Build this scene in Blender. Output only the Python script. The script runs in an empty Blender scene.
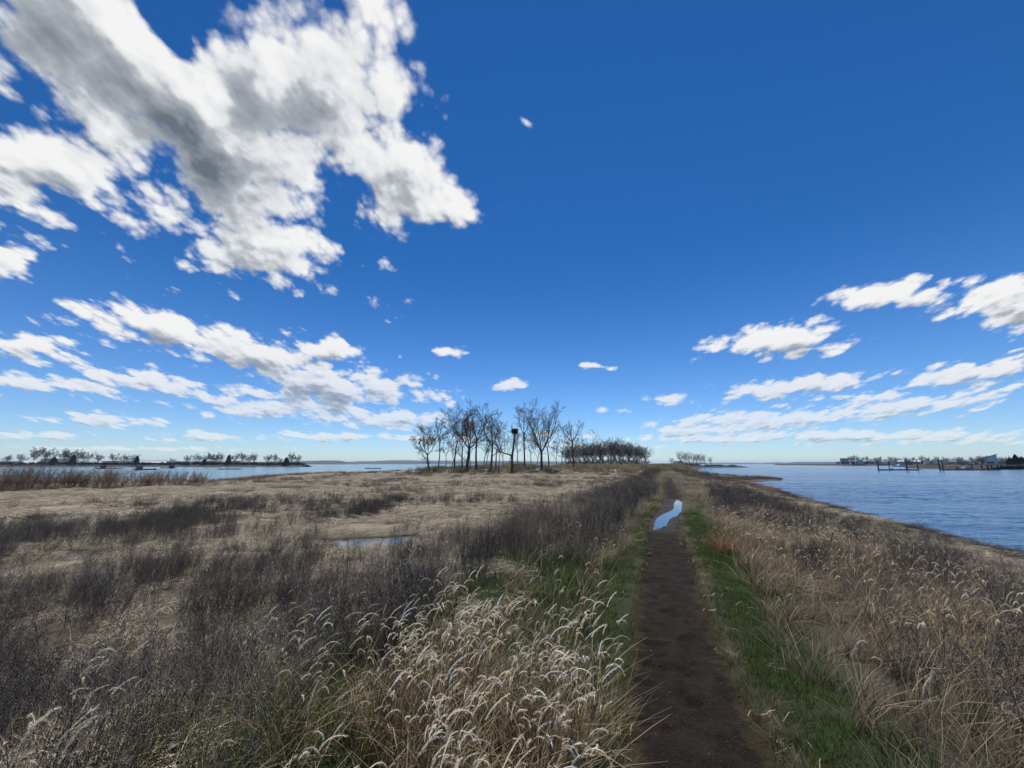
import bpy, math, random
import numpy as np

# ---------------------------------------------------------------- set-up
DO_VEG = True
random.seed(7)
RNG = np.random.default_rng(7)
sc = bpy.context.scene
COL = sc.collection
PI = math.pi

CAM_H = 1.65
WATER_Z = -1.2
FPX = 385.0
PITCH = math.atan(80.0 / FPX)
CP, SP = math.cos(PITCH), math.sin(PITCH)


def ray(px, py):
    """World direction that the photograph's pixel looks along (camera faces +Y)."""
    a, b = (px - 512) / FPX, (384 - py) / FPX
    return a, CP - SP * b, SP + CP * b


def gp(px, py, z=0.0):
    """Ground point at height z seen at a pixel of the photograph."""
    x, y, w = ray(px, py)
    t = (z - CAM_H) / w
    return x * t, y * t


def at_depth(px, depth):
    """x of a thing standing depth metres ahead (at about eye level)."""
    return (px - 512) / FPX / (CP + SP * 80 / FPX) * depth


# ---------------------------------------------------------------- noise in numpy
_TAB = np.random.default_rng(3).random((256, 256))


def vnoise(x, y):
    xi, yi = np.floor(x).astype(int), np.floor(y).astype(int)
    fx, fy = x - xi, y - yi
    fx, fy = fx * fx * (3 - 2 * fx), fy * fy * (3 - 2 * fy)
    a = _TAB[xi & 255, yi & 255]
    b = _TAB[(xi + 1) & 255, yi & 255]
    c = _TAB[xi & 255, (yi + 1) & 255]
    d = _TAB[(xi + 1) & 255, (yi + 1) & 255]
    return (a * (1 - fx) + b * fx) * (1 - fy) + (c * (1 - fx) + d * fx) * fy


def fbm(x, y, s=1.0, o=4, off=0.0):
    x, y = np.asarray(x, float) * s + off, np.asarray(y, float) * s + off * 1.7
    t, a, n = 0.0, 1.0, 0.0
    for k in range(o):
        t = t + a * vnoise(x, y)
        n += a
        a *= 0.5
        x, y = x * 2.03 + 17.3, y * 2.03 + 9.1
    return t / n


def sstep(a, b, x):
    t = np.clip((x - a) / (b - a), 0, 1)
    return t * t * (3 - 2 * t)


# ---------------------------------------------------------------- the lie of the land
SHORE_R = [(1060, 563), (1016, 555), (972, 544), (940, 534), (902, 525), (858, 514), (804, 503), (786, 493), (762, 485.5),
           (748, 482.6), (765, 482), (784, 480.6), (786, 479), (768, 477.4), (745, 476.6), (722, 475.2), (706, 472.6), (695, 470)]
MAIN = [(6, -80), (9, -20), (11.5, -3)] + [gp(px, py, WATER_Z) for px, py in SHORE_R] + \
       [(126, 262), (128, 292), (108, 322), (70, 300), (30, 262), (16, 200), (8, 150), (-2, 128), (-24, 116), (-34, 107), (-45, 100),
        (-49, 86), (-48, 70), (-43, 56), (-62, 52), (-96, 47), (-150, 34), (-200, 0), (-200, -80)]
ISLET = [(122, 330), (150, 320), (178, 323), (206, 331), (190, 345), (140, 356), (122, 345)]
FAR_L = [(-1100, 405), (-800, 430), (-560, 440), (-420, 452), (-330, 446), (-246, 452), (-236, 470), (-290, 560), (-700, 760), (-1300, 760)]
FAR_R = [(590, 735), (640, 716), (780, 720), (960, 690), (1200, 660), (1700, 600), (1900, 1200), (760, 1150), (620, 800)]
PIER_LAND = [(252, 222), (270, 206), (300, 203), (420, 195), (420, 300), (285, 290), (258, 250)]
LANDS = [MAIN, ISLET, FAR_L, FAR_R, PIER_LAND]


def sdist(x, y, poly):
    P = np.array(poly, float)
    Q = np.roll(P, -1, 0)
    best = np.full(x.shape, 1e18)
    inside = np.zeros(x.shape, bool)
    for (ax, ay), (bx, by) in zip(P, Q):
        dx, dy = bx - ax, by - ay
        t = np.clip(((x - ax) * dx + (y - ay) * dy) / (dx * dx + dy * dy), 0, 1)
        best = np.minimum(best, (x - ax - t * dx) ** 2 + (y - ay - t * dy) ** 2)
        cond = (ay > y) != (by > y)
        with np.errstate(divide='ignore', invalid='ignore'):
            xc = ax + (y - ay) / (by - ay if by != ay else 1e-9) * dx
        inside ^= cond & (x < xc)
    d = np.sqrt(best)
    return np.where(inside, d, -d)


PATH_PX = [(760, 900), (702, 768), (684, 700), (675, 640), (671, 600), (668, 560), (664, 535), (664, 520), (671, 507), (673, 497), (670, 489),
           (668, 482), (667, 477), (666, 473), (664, 470)]
_pp = sorted([(-1.2, -0.9)] + [gp(a, b)[::-1] for a, b in PATH_PX])
_py, _px = np.array([p[0] for p in _pp]), np.array([p[1] for p in _pp])


def path_x(y):
    y = np.asarray(y, float)
    t = 0.0
    for k, w in ((-.09, .25), (0, .5), (.09, .25)):
        yy = y * (1 + k)
        t = t + w * np.where(yy > _py[-1], _px[-1] + (yy - _py[-1]) * .41, np.interp(yy, _py, _px))
    return t


def off_path(x, y):
    return (x - path_x(y)) * 0.925


# pools: centre, half sizes, level below the ground around them
PUDDLE = [gp(a, b) for a, b in [(653, 527.5), (664.5, 528), (669.5, 520.5), (680, 513.5), (685, 506), (683, 501.5), (677, 500), (674, 503), (673, 509), (661, 515), (656, 519)]]
MARSH_Z = -0.72
POOLS = []
for q in ([(335, 541), (352, 540), (385, 538), (415, 535), (418, 541), (400, 543), (385, 546), (360, 549), (345, 549)],
          [(205, 492), (225, 490.6), (248, 491), (240, 494), (215, 494.5)],
          [(255, 487.2), (300, 486.6), (322, 488), (290, 489.3)],
          [(30, 517), (62, 514), (92, 515), (70, 521), (38, 523)],
          [(60, 553), (92, 551), (100, 557), (72, 559)],
          [(112, 505), (150, 503.5), (160, 506), (125, 508)]):
    POOLS.append([gp(a, b, MARSH_Z - .05) for a, b in q])


def main_plateau(x, y):
    r = off_path(x, y)
    n = fbm(x, y, .35, 4) - .5
    marsh = MARSH_Z + .16 * (fbm(x, y, .12, 3, 5.) - .5) + .10 * n
    berm = .03 + .10 * n - .135 * np.clip(r - 2.2, 0, 9) * (1 - sstep(90, 160, y))
    wl = sstep(-6.0, -2.4, r + 1.2 * (fbm(x, y, .15, 3, 9.) - .5))
    h = marsh * (1 - wl) + berm * wl
    knoll = np.exp(-(((x - 6) / 36) ** 2 + ((y - 103) / 16) ** 2) ** 1.4) * 1.45
    back = sstep(95, 175, y) * sstep(-20, 30, x) * 1.35
    far_marsh = sstep(62, 92, y) * .25
    rise = np.maximum(np.maximum(knoll, back), far_marsh) * (1 - .8 * wl) + wl * sstep(60, 200, y) * .35
    return h + rise


def height(x, y, dips=True):
    x, y = np.asarray(x, float), np.asarray(y, float)
    wig = (fbm(x, y, .28, 4, 2.) - .5) * 2.2
    spit = np.exp(-(((x - 42) / 16) ** 2 + ((y - 62) / 14) ** 2))
    d = sdist(x, y, MAIN) + wig * (1 - .8 * spit) * np.clip(np.hypot(x, y) / 25, .35, 1.3)
    ramp = np.where(d > 0, WATER_Z + .19 * d, WATER_Z + .11 * d)
    h = np.minimum(ramp, main_plateau(x, y))
    h = np.maximum(h, -4.0)
    rr = np.hypot(x, y)
    if rr.max() > 150:
        for poly, top, sl in ((ISLET, .7, .3), (FAR_L, 1.6, .25), (FAR_R, 2.5, .7), (PIER_LAND, 1.3, .4)):
            dd = sdist(x, y, poly)
            h = np.maximum(h, np.minimum(WATER_Z + sl * dd, top - 1.2 + 1.0 * fbm(x, y, .03, 3)))
    if dips:
        r = off_path(x, y)
        near = rr < 50
        h = h - np.where(near, .13 * (1 - sstep(.28, .47, np.abs(r))), 0)
        for poly in POOLS:
            dd = sdist(x, y, poly)
            h = np.where(dd > -1.2, np.minimum(h, (MARSH_Z - .05) - .06 * np.clip(dd + .02, -1.2, 1.5)), h)
    return h


def hz(x, y):
    return float(height(np.array([x]), np.array([y]))[0])


# ---------------------------------------------------------------- object helpers
def tag(o, label=None, cat=None, group=None, kind=None):
    if label: o['label'] = label
    if cat: o['category'] = cat
    if group: o['group'] = group
    if kind: o['kind'] = kind
    return o


def link(name, me, m=None, parent=None):
    o = bpy.data.objects.new(name, me)
    COL.objects.link(o)
    if m: me.materials.append(m)
    if parent: o.parent = parent
    return o


def np_mesh(name, V, F, smooth=True):
    """mesh from arrays: V (n,3), F list of (m,k) index arrays of one face size each"""
    me = bpy.data.meshes.new(name)
    V = np.asarray(V, np.float32)
    F = [np.asarray(f, np.int32) for f in (F if isinstance(F, list) else [F])]
    loops = np.concatenate([f.ravel() for f in F])
    sizes = np.concatenate([np.full(len(f), f.shape[1], np.int32) for f in F])
    me.vertices.add(len(V)); me.vertices.foreach_set('co', V.ravel())
    me.loops.add(len(loops)); me.loops.foreach_set('vertex_index', loops)
    me.polygons.add(len(sizes))
    me.polygons.foreach_set('loop_start', np.concatenate([[0], np.cumsum(sizes)[:-1]]).astype(np.int32))
    me.polygons.foreach_set('use_smooth', np.full(len(sizes), smooth))
    me.update(calc_edges=True)
    me.validate()
    return me


def set_col(me, name, arr):
    a = me.attributes.new(name, 'FLOAT_COLOR', 'POINT')
    arr = np.asarray(arr, np.float32)
    if arr.shape[1] == 3: arr = np.concatenate([arr, np.ones((len(arr), 1), np.float32)], 1)
    a.data.foreach_set('color', arr.ravel())


class MB:
    """collects tubes, ribbons, boxes into one mesh, with a colour per vertex"""
    def __init__(s):
        s.v, s.q, s.t, s.c, s.n = [], [], [], [], 0

    def add(s, V, quads=None, tris=None, c=(1, 1, 1)):
        V = np.asarray(V, float)
        if quads is not None and len(quads): s.q.append(np.asarray(quads) + s.n)
        if tris is not None and len(tris): s.t.append(np.asarray(tris) + s.n)
        c = np.asarray(c, float)
        s.c.append(np.broadcast_to(c, (len(V), 3)) if c.ndim == 1 else c)
        s.v.append(V); s.n += len(V)

    def tube(s, P, R, k=3, c=(1, 1, 1), cap=False):
        P, R = np.asarray(P, float), np.asarray(R, float)
        T = np.gradient(P, axis=0)
        T /= np.linalg.norm(T, axis=1)[:, None] + 1e-9
        a = np.array([0, 0, 1.]) if abs(T[0, 2]) < .8 else np.array([1., 0, 0])
        U = np.cross(T, a); U /= np.linalg.norm(U, axis=1)[:, None] + 1e-9
        W = np.cross(T, U)
        th = np.arange(k) * 2 * PI / k
        V = P[:, None] + R[:, None, None] * (np.cos(th)[None, :, None] * U[:, None] + np.sin(th)[None, :, None] * W[:, None])
        n = len(P)
        i = np.arange(n - 1)[:, None] * k
        j = np.arange(k)[None]
        j2 = (j + 1) % k
        Q = np.stack([i + j, i + j2, i + k + j2, i + k + j], -1).reshape(-1, 4)
        c = np.asarray(c, float)
        if c.ndim == 2: c = np.repeat(c, k, 0)
        V = V.reshape(-1, 3)
        tr = None
        if cap:
            tr = [(k * (n - 1), k * (n - 1) + q, k * (n - 1) + q + 1) for q in range(1, k - 1)] + [(0, q + 1, q) for q in range(1, k - 1)]
        s.add(V, Q, tr, c)

    def ribbon(s, P, W, side, c=(1, 1, 1)):
        P, W = np.asarray(P, float), np.asarray(W, float)
        side = np.asarray(side, float)
        V = np.stack([P - W[:, None] * side, P + W[:, None] * side], 1).reshape(-1, 3)
        i = np.arange(len(P) - 1)[:, None] * 2
        Q = i + np.array([0, 1, 3, 2])[None]
        c = np.asarray(c, float)
        if c.ndim == 2: c = np.repeat(c, 2, 0)
        s.add(V, Q, None, c)

    def box(s, x0, x1, y0, y1, z0, z1, c=(1, 1, 1)):
        V = [(x, y, z) for z in (z0, z1) for y in (y0, y1) for x in (x0, x1)]
        s.add(V, [(0, 2, 3, 1), (4, 5, 7, 6), (0, 1, 5, 4), (2, 6, 7, 3), (0, 4, 6, 2), (1, 3, 7, 5)], None, c)

    def gable(s, x0, x1, y0, y1, z0, z1, over=.3, th=.18, axis='x', c=(1, 1, 1)):
        """a pitched roof with thickness and eaves, ridge along x or y"""
        def P(a, b, z): return (a, b, z) if axis == 'x' else (b, a, z)
        if axis == 'y': x0, x1, y0, y1 = y0, y1, x0, x1
        ym = (y0 + y1) / 2
        sl = (z1 - z0) / (ym - y0)
        for (ya, yb) in ((y0 - over, ym), (ym, y1 + over)):
            za = z0 - over * sl if ya < y0 else z1
            zb = z1 if ya < y0 else z0 - over * sl
            V = [P(x0 - over, ya, za), P(x1 + over, ya, za), P(x1 + over, yb, zb), P(x0 - over, yb, zb)]
            V += [(a, b, z + th) for a, b, z in V]
            s.add(V, [(3, 2, 1, 0), (4, 5, 6, 7), (0, 1, 5, 4), (1, 2, 6, 5), (2, 3, 7, 6), (3, 0, 4, 7)], None, c)

    def mesh(s, name, smooth=True, col=True):
        F = []
        if s.q: F.append(np.concatenate(s.q))
        if s.t: F.append(np.concatenate(s.t))
        me = np_mesh(name, np.concatenate(s.v), F, smooth)
        if col and len(me.vertices) == s.n: set_col(me, 'col', np.concatenate(s.c))
        return me

    def build(s, name, m, parent=None, smooth=False):
        return link(name, s.mesh(name, smooth), m, parent)


# ---------------------------------------------------------------- material helpers
class NT:
    def __init__(s, tree):
        s.t = tree; s.n = tree.nodes; s.l = tree.links

    def node(s, kind, **kw):
        n = s.n.new(kind)
        for k, v in kw.items(): setattr(n, k, v)
        return n

    def put(s, sock, v):
        if v is None: return
        if isinstance(v, bpy.types.NodeSocket): s.l.new(v, sock)
        elif isinstance(v, (int, float)): sock.default_value = v if sock.type in ('VALUE', 'INT') else (v,) * len(sock.default_value)
        else:
            v = tuple(v)
            sock.default_value = v + (1,) if sock.type == 'RGBA' and len(v) == 3 else v

    def m(s, op, a, b=None, c=None, clamp=False):
        n = s.node('ShaderNodeMath', operation=op, use_clamp=clamp)
        s.put(n.inputs[0], a); s.put(n.inputs[1], b); s.put(n.inputs[2], c)
        return n.outputs[0]

    def v(s, op, a, b=None, scale=None):
        n = s.node('ShaderNodeVectorMath', operation=op)
        s.put(n.inputs[0], a); s.put(n.inputs[1], b)
        if scale is not None: s.put(n.inputs['Scale'], scale)
        return n.outputs['Value'] if op in ('LENGTH', 'DOT_PRODUCT') else n.outputs[0]

    def noise(s, vec, scale, detail=4, rough=.55, out=0, dist=0):
        n = s.node('ShaderNodeTexNoise')
        s.put(n.inputs['Vector'], vec); s.put(n.inputs['Scale'], scale); s.put(n.inputs['Detail'], detail)
        s.put(n.inputs['Roughness'], rough); s.put(n.inputs['Distortion'], dist)
        return n.outputs[out]

    def mix(s, f, a, b, blend='MIX'):
        n = s.node('ShaderNodeMix', data_type='RGBA', blend_type=blend)
        s.put(n.inputs[0], f); s.put(n.inputs[6], a); s.put(n.inputs[7], b)
        return n.outputs[2]

    def ramp(s, x, a, b, lo=0., hi=1., kind='SMOOTHSTEP'):
        n = s.node('ShaderNodeMapRange', interpolation_type=kind)
        s.put(n.inputs[0], x); s.put(n.inputs[1], a); s.put(n.inputs[2], b); s.put(n.inputs[3], lo); s.put(n.inputs[4], hi)
        return n.outputs[0]


def new_mat(name):
    m = bpy.data.materials.new(name)
    m.use_nodes = True
    N = NT(m.node_tree)
    N.n.clear()
    return m, N


def finish(N, shader, disp=None):
    o = N.node('ShaderNodeOutputMaterial')
    N.l.new(shader, o.inputs[0])


def bsdf(N, col, rough=.8, normal=None, **kw):
    b = N.node('ShaderNodeBsdfPrincipled')
    N.put(b.inputs['Base Color'], col); N.put(b.inputs['Roughness'], rough)
    for k, v in kw.items(): N.put(b.inputs[k.replace('_', ' ')], v)
    if normal is not None: N.l.new(normal, b.inputs['Normal'])
    return b.outputs[0]


def bump(N, h, strength=.5, dist=.02, normal=None):
    b = N.node('ShaderNodeBump')
    N.put(b.inputs['Height'], h); N.put(b.inputs['Strength'], strength); N.put(b.inputs['Distance'], dist)
    return b.outputs[0]


def simple(name, col, rough=.75, var=.25, scale=4., spec=.3):
    """a plain surface with blotchy wear"""
    m, N = new_mat(name)
    pos = N.node('ShaderNodeTexCoord').outputs['Object']
    n = N.noise(pos, scale, 5, .6)
    n2 = N.noise(pos, scale * 9, 3, .6)
    f = N.m('ADD', N.m('MULTIPLY', n, .7), N.m('MULTIPLY', n2, .3))
    c = N.mix(f, tuple(x * (1 - var * 1.3) for x in col), tuple(min(1, x * (1 + var)) for x in col))
    finish(N, bsdf(N, c, rough, bump(N, n2, .25, .02), Specular_IOR_Level=spec))
    return m


def plant_mat(name, trans=.35, var=.35, rough=.7, tint=None, spec=.25):
    """colour from the mesh, each clump a little different; light passes through thin blades"""
    m, N = new_mat(name)
    c = N.node('ShaderNodeAttribute', attribute_name='col').outputs['Color']
    rnd = N.node('ShaderNodeObjectInfo').outputs['Random']
    g = N.m('MULTIPLY_ADD', rnd, var, 1 - var / 2)
    c = N.mix(1., c, N.node_gray(g), 'MULTIPLY')
    if tint:
        r2 = N.m('FRACT', N.m('MULTIPLY', rnd, 37.31))
        c = N.mix(N.m('MULTIPLY', r2, tint[1]), c, N.mix(1., c, tint[0], 'MULTIPLY'))
    b = bsdf(N, c, rough, Specular_IOR_Level=spec)
    if trans:
        t = N.node('ShaderNodeBsdfTranslucent')
        N.put(t.inputs[0], c)
        x = N.node('ShaderNodeMixShader')
        x.inputs[0].default_value = trans
        N.l.new(b, x.inputs[1]); N.l.new(t.outputs[0], x.inputs[2])
        b = x.outputs[0]
    finish(N, b)
    return m


def _gray(s, g):
    n = s.node('ShaderNodeCombineColor')
    for i in range(3): s.put(n.inputs[i], g)
    return n.outputs[0]


NT.node_gray = _gray

# ---------------------------------------------------------------- terrain sheet
NA_F, NA_B, NR = 800, 80, 790
ang = np.concatenate([np.linspace(-1.22, 1.22, NA_F), np.linspace(1.22, 2 * PI - 1.22, NA_B + 2)[1:-1]])
rad = np.concatenate([np.geomspace(.45, 150, 650), np.geomspace(150, 14000, 141)[1:]])
A, R_ = np.meshgrid(ang, rad)
X, Y = (np.sin(A) * R_), (np.cos(A) * R_)
Z = height(X, Y)
micro = np.clip(1 - R_ / 60, 0, 1)
Z = Z + micro * (.035 * (fbm(X, Y, 3.1, 3, 4.) - .5) + .02 * (fbm(X, Y, 11., 2, 8.) - .5)) * np.clip(np.abs(off_path(X, Y)) - .2, 0, 1)
V = np.stack([X, Y, Z], -1).reshape(-1, 3)
NA = len(ang)
i, j = np.meshgrid(np.arange(NR - 1), np.arange(NA), indexing='ij')
j2 = (j + 1) % NA
quads = np.stack([i * NA + j, (i + 1) * NA + j, (i + 1) * NA + j2, i * NA + j2], -1).reshape(-1, 4)
V = np.concatenate([V, [[0, 0, float(Z[0].mean())]]])
c0 = len(V) - 1
fan = np.stack([np.full(NA, c0), np.arange(NA), (np.arange(NA) + 1) % NA], -1)
terrain = np_mesh('ground', V, [quads, fan[:, [0, 1, 2]]])
xx, yy, zz = V[:, 0], V[:, 1], V[:, 2]
rr_ = off_path(xx, yy)
dist_ = np.hypot(xx, yy)
d_main = sdist(xx, yy, MAIN)
n1, n2 = fbm(xx, yy, .5, 5, 3.), fbm(xx, yy, 3., 3, 6.)


def dark_zone(x, y):
    """0..1 how far the marsh is under dark dead weeds rather than matted straw"""
    r = off_path(x, y)
    n = fbm(x, y * .6, .22, 4, 12.)
    near = (1 - sstep(8, 11, y) * (1 - sstep(.40, .52, fbm(x, y, .45, 3, 18.)))) * (1 - sstep(10.5, 14.5, y + 4.5 * (fbm(x, y, .3, 3, 15.) - .5) - .16 * np.clip(-x - 4, 0, 40)))
    mid = sstep(.50 - .05 * sstep(-4, -12, x) * (1 - sstep(32, 45, y)), .58, n) * .9
    strip = np.exp(-((y - 27 - .1 * x) / 3.2) ** 2) * sstep(-26, -12, x) * (1 - sstep(2, 7, x)) * .6
    strip2 = np.exp(-((y - 42) / 6) ** 2) * sstep(-30, -20, x) * (1 - sstep(5, 11, x)) * .6
    gap = np.exp(-(((x + 2.5) / 1.0) ** 2 + ((y - 7.4) / 1.3) ** 2)) * .8
    far_patch = np.where(y < 11, 1., .3 + .7 * sstep(.42, .56, fbm(x, y * .7, .42, 3, 19.)))
    return np.clip(np.maximum(np.maximum(near, mid), np.maximum(strip, strip2)) * far_patch - gap, 0, 1)


# masks of what the ground is made of: R straw, G green turf, B wet mud or wrack
straw = (dist_ < 290) * np.clip(sstep(-2.0, -4.0, rr_) * (1 - .85 * dark_zone(xx, yy)) + sstep(3.5, 8, rr_) * .9 + .25 * n1, 0, 1)
green = np.exp(-((np.abs(rr_ - .15) - .75) / .45) ** 2) * sstep(40, 8, dist_) + .6 * np.exp(-((rr_ + 1.6) / 1.2) ** 2) * sstep(14, 4, dist_)
mud = np.clip((1 - sstep(.9, 2.1, d_main + 1.2 * (n1 - .5))) * (dist_ < 400), 0, 1)
for poly in POOLS:
    mud = np.maximum(mud, 1 - sstep(-.9, -.1, -sdist(xx, yy, poly) * 1.0 - .0) if False else sstep(-.7, -.05, sdist(xx, yy, poly)))
mud = np.maximum(mud, .8 * np.exp(-(((xx - 44) / 13) ** 2 + ((yy - 65) / 8) ** 2) ** 2) * (rr_ > 9))
mud = np.maximum(mud, .85 * sstep(46, 54, yy) * sstep(6.5, 8.5, rr_) * (dist_ < 300))
mud = np.where(dist_ > 300, 1., mud)
set_col(terrain, 'zones', np.stack([straw, np.clip(green, 0, 1), mud], -1))

m, N = new_mat('marsh_ground')
zone = N.node('ShaderNodeAttribute', attribute_name='zones').outputs['Color']
sep = N.node('ShaderNodeSeparateColor'); N.l.new(zone, sep.inputs[0])
pos = N.node('ShaderNodeNewGeometry').outputs['Position']
fine = N.noise(pos, 38, 4, .7)
blot = N.noise(pos, 2.3, 5, .6)
map_ = N.node('ShaderNodeMapping'); N.l.new(pos, map_.inputs[0]); map_.inputs['Scale'].default_value = (1., 2.2, 1.); map_.inputs['Rotation'].default_value = (0, 0, .5)
strand = N.noise(map_.outputs[0], 16, 6, .75, dist=1.2)
soil = N.mix(fine, (.018, .015, .012), (.058, .047, .035))
straw_c = N.mix(N.ramp(strand, .3, .7), (.10, .086, .065), (.34, .305, .24))
straw_c = N.mix(N.ramp(blot, .35, .7, 0, .6), straw_c, (.16, .125, .09))
green_c = N.mix(fine, (.012, .022, .008), (.04, .055, .02))
mud_c = N.mix(fine, (.014, .012, .009), (.05, .041, .03))
c = N.mix(N.m('MULTIPLY', sep.outputs[0], N.ramp(blot, .2, .55, .55, 1.)), soil, straw_c)
c = N.mix(N.m('MULTIPLY', sep.outputs[1], N.ramp(fine, .3, .6)), c, green_c)
c = N.mix(sep.outputs[2], c, mud_c)
finish(N, bsdf(N, c, .9, bump(N, N.m('ADD', strand, fine), .8, .04), Specular_IOR_Level=.15))
ground = tag(link('ground', terrain, m), 'matted straw and soil of the low tidal marsh and its shore', 'ground', kind='structure')

# ---------------------------------------------------------------- path and its puddle
ys = np.geomspace(.6, 46, 900) - .9
us = np.linspace(-1, 1, 31)
YS, US = np.meshgrid(ys, us, indexing='ij')
half = .295 + .10 * (fbm(YS * 0, YS, 1.1, 4, 20.) - .5) + .10 * sstep(4, 8, YS) - .12 * sstep(14, 22, YS)
edge = 1 + .5 * (fbm(YS * 0 + US * .2, YS, 2.4, 4, 31.) - .5) * np.abs(US) ** 3
XS = path_x(YS) + US * 1.6 * half * edge / .925
base = height(XS, YS, dips=False)
dp = sdist(XS, YS, PUDDLE)
ZS = base - .018 - .03 * (1 - US ** 2) + .03 * (fbm(XS, YS, 4.5, 3, 40.) - .5) + .03 * (fbm(XS, YS, 13, 4, 41.) - .5)
prints = fbm(XS, YS, 6.0, 2, 45.)
ZS -= .03 * sstep(.60, .72, prints) * (1 - US ** 4)
PUD_Z = float(height(np.array([p[0] for p in PUDDLE]), np.array([p[1] for p in PUDDLE]), dips=False).min()) - .035
ZS = np.where(dp > -.5, np.minimum(ZS, PUD_Z + .012 + np.clip(-dp * .22 - .004, -.05, .12) + .05 * (fbm(XS, YS, 5., 3, 42.) - .5) + .02 * (fbm(XS, YS, 16., 2, 43.) - .5)), ZS)
PV = np.stack([XS, YS, ZS], -1).reshape(-1, 3)
nu = len(us)
i, j = np.meshgrid(np.arange(len(ys) - 1), np.arange(nu - 1), indexing='ij')
pq = np.stack([i * nu + j, i * nu + j + 1, (i + 1) * nu + j + 1, (i + 1) * nu + j], -1).reshape(-1, 4)
pme = np_mesh('path', PV, pq)
wet = np.clip(1 - np.clip(-dp, 0, 5) / 1.2, 0, 1).reshape(-1)
ed = np.abs(US).reshape(-1)
set_col(pme, 'zones', np.stack([wet, ed, ed * 0], -1))
m, N = new_mat('trodden_mud')
zone = N.node('ShaderNodeAttribute', attribute_name='zones').outputs['Color']
sep = N.node('ShaderNodeSeparateColor'); N.l.new(zone, sep.inputs[0])
pos = N.node('ShaderNodeNewGeometry').outputs['Position']
b1, b2, b3 = N.noise(pos, 5, 6, .65), N.noise(pos, 45, 5, .7), N.noise(pos, 160, 2, .6)
c = N.mix(N.ramp(b1, .3, .7), (.0075, .006, .005), (.018, .0138, .0115))
c = N.mix(N.ramp(b2, .5, .75, 0, .5), c, (.028, .022, .0185))
c = N.mix(N.ramp(b3, .66, .72, 0, .6), c, (.22, .18, .13))
edge_f = N.m('MULTIPLY', N.ramp(N.m('ADD', sep.outputs[1], N.m('MULTIPLY', N.m('SUBTRACT', b1, .5), .9)), .55, .8), .8)
c = N.mix(edge_f, c, N.mix(b2, (.016, .015, .008), (.045, .037, .02)))
c = N.mix(N.m('MULTIPLY', sep.outputs[0], .6), c, (.03, .022, .018))
finish(N, bsdf(N, c, N.ramp(sep.outputs[0], 0, 1, .85, .45), bump(N, N.m('ADD', b1, N.m('MULTIPLY', b2, .6)), .9, .035), Specular_IOR_Level=.06))
tag(link('path', pme, m), 'narrow dark muddy footpath running straight along the bank', 'path', kind='structure')


def blob_sheet(name, poly, z, m, label, cat, jag=.12, grow=1.06):
    P = np.array(poly, float)
    c = P.mean(0)
    pts = []
    for k in range(len(P)):
        p0, p1, p2, p3 = P[k - 1], P[k], P[(k + 1) % len(P)], P[(k + 2) % len(P)]
        for t in np.linspace(0, 1, 10, endpoint=False):
            pts.append(.5 * ((2 * p1) + (p2 - p0) * t + (2 * p0 - 5 * p1 + 4 * p2 - p3) * t * t + (3 * p1 - p0 - 3 * p2 + p3) * t ** 3))
    pts = np.array(pts)
    pts = c + (pts - c) * (grow + jag * (fbm(pts[:, 0], pts[:, 1], 3., 3, 50.)[:, None] - .5))
    me = bpy.data.meshes.new(name)
    me.from_pydata([(a, b, z) for a, b in pts], [], [list(range(len(pts)))])
    if me.polygons[0].normal.z < 0: me.flip_normals()
    return tag(link(name, me, m), label, cat, kind='structure')


m, N = new_mat('still_water')
pos = N.node('ShaderNodeNewGeometry').outputs['Position']
finish(N, bsdf(N, (.03, .028, .024), .02, bump(N, N.noise(pos, 9, 2, .5), .06, .01), IOR=1.33))
STILL = m
blob_sheet('puddle', PUDDLE, PUD_Z + .012, STILL, 'winding rain puddle lying on the muddy footpath', 'puddle', grow=.98, jag=.4)
lab = ['irregular shallow pool in the straw marsh left of the bank', 'small far pale pool on the straw marsh', 'long thin pool near the marsh shore',
       'pale pool between dark weed clumps near the thicket', 'tiny pool sunk among the dark weeds', 'thin pool in front of the thicket']
for k, q in enumerate(POOLS):
    blob_sheet('marsh_pool', q, MARSH_Z - .05, STILL, lab[k], 'pool', grow=1.1)

# ---------------------------------------------------------------- open water
rad = np.concatenate([np.geomspace(6, 150, 640), np.geomspace(150, 16000, 200)[1:]])
ang = np.concatenate([np.linspace(-1.22, 1.22, 1000), np.linspace(1.22, 2 * PI - 1.22, 60)[1:-1]])
A, R_ = np.meshgrid(ang, rad)
WX, WY = np.sin(A) * R_, np.cos(A) * R_
calm = .25 + .75 * sstep(-40, 20, WX - .25 * WY)                  # the left arm lies in the lee
gusts = .55 + .9 * sstep(.35, .65, fbm(WX * .35, WY * 1.3, .06, 3, 90.))
wh = .085 * (fbm(WX * .55 + .1 * WY, WY * 1.25, .55, 2, 91.) - .5) + .060 * (fbm(WX * .7 - .15 * WY, WY * 1.3, 1.5, 2, 92.) - .5) + .022 * (fbm(WX * .8, WY * 1.2, 4.3, 2, 93.) - .5)
WZ = WATER_Z + wh * calm * gusts * np.clip(1.6 - R_ / 500, 0, 1)
WV = np.stack([WX, WY, WZ], -1).reshape(-1, 3)
nr_, na_ = len(rad), len(ang)
i, j = np.meshgrid(np.arange(nr_ - 1), np.arange(na_), indexing='ij')
wq = np.stack([i * na_ + j, (i + 1) * na_ + j, (i + 1) * na_ + (j + 1) % na_, i * na_ + (j + 1) % na_], -1).reshape(-1, 4)
wme = np_mesh('water', WV, wq)
m, N = new_mat('bay_water')
pos = N.node('ShaderNodeNewGeometry').outputs['Position']
sx = N.node('ShaderNodeSeparateXYZ'); N.l.new(pos, sx.inputs[0])
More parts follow.
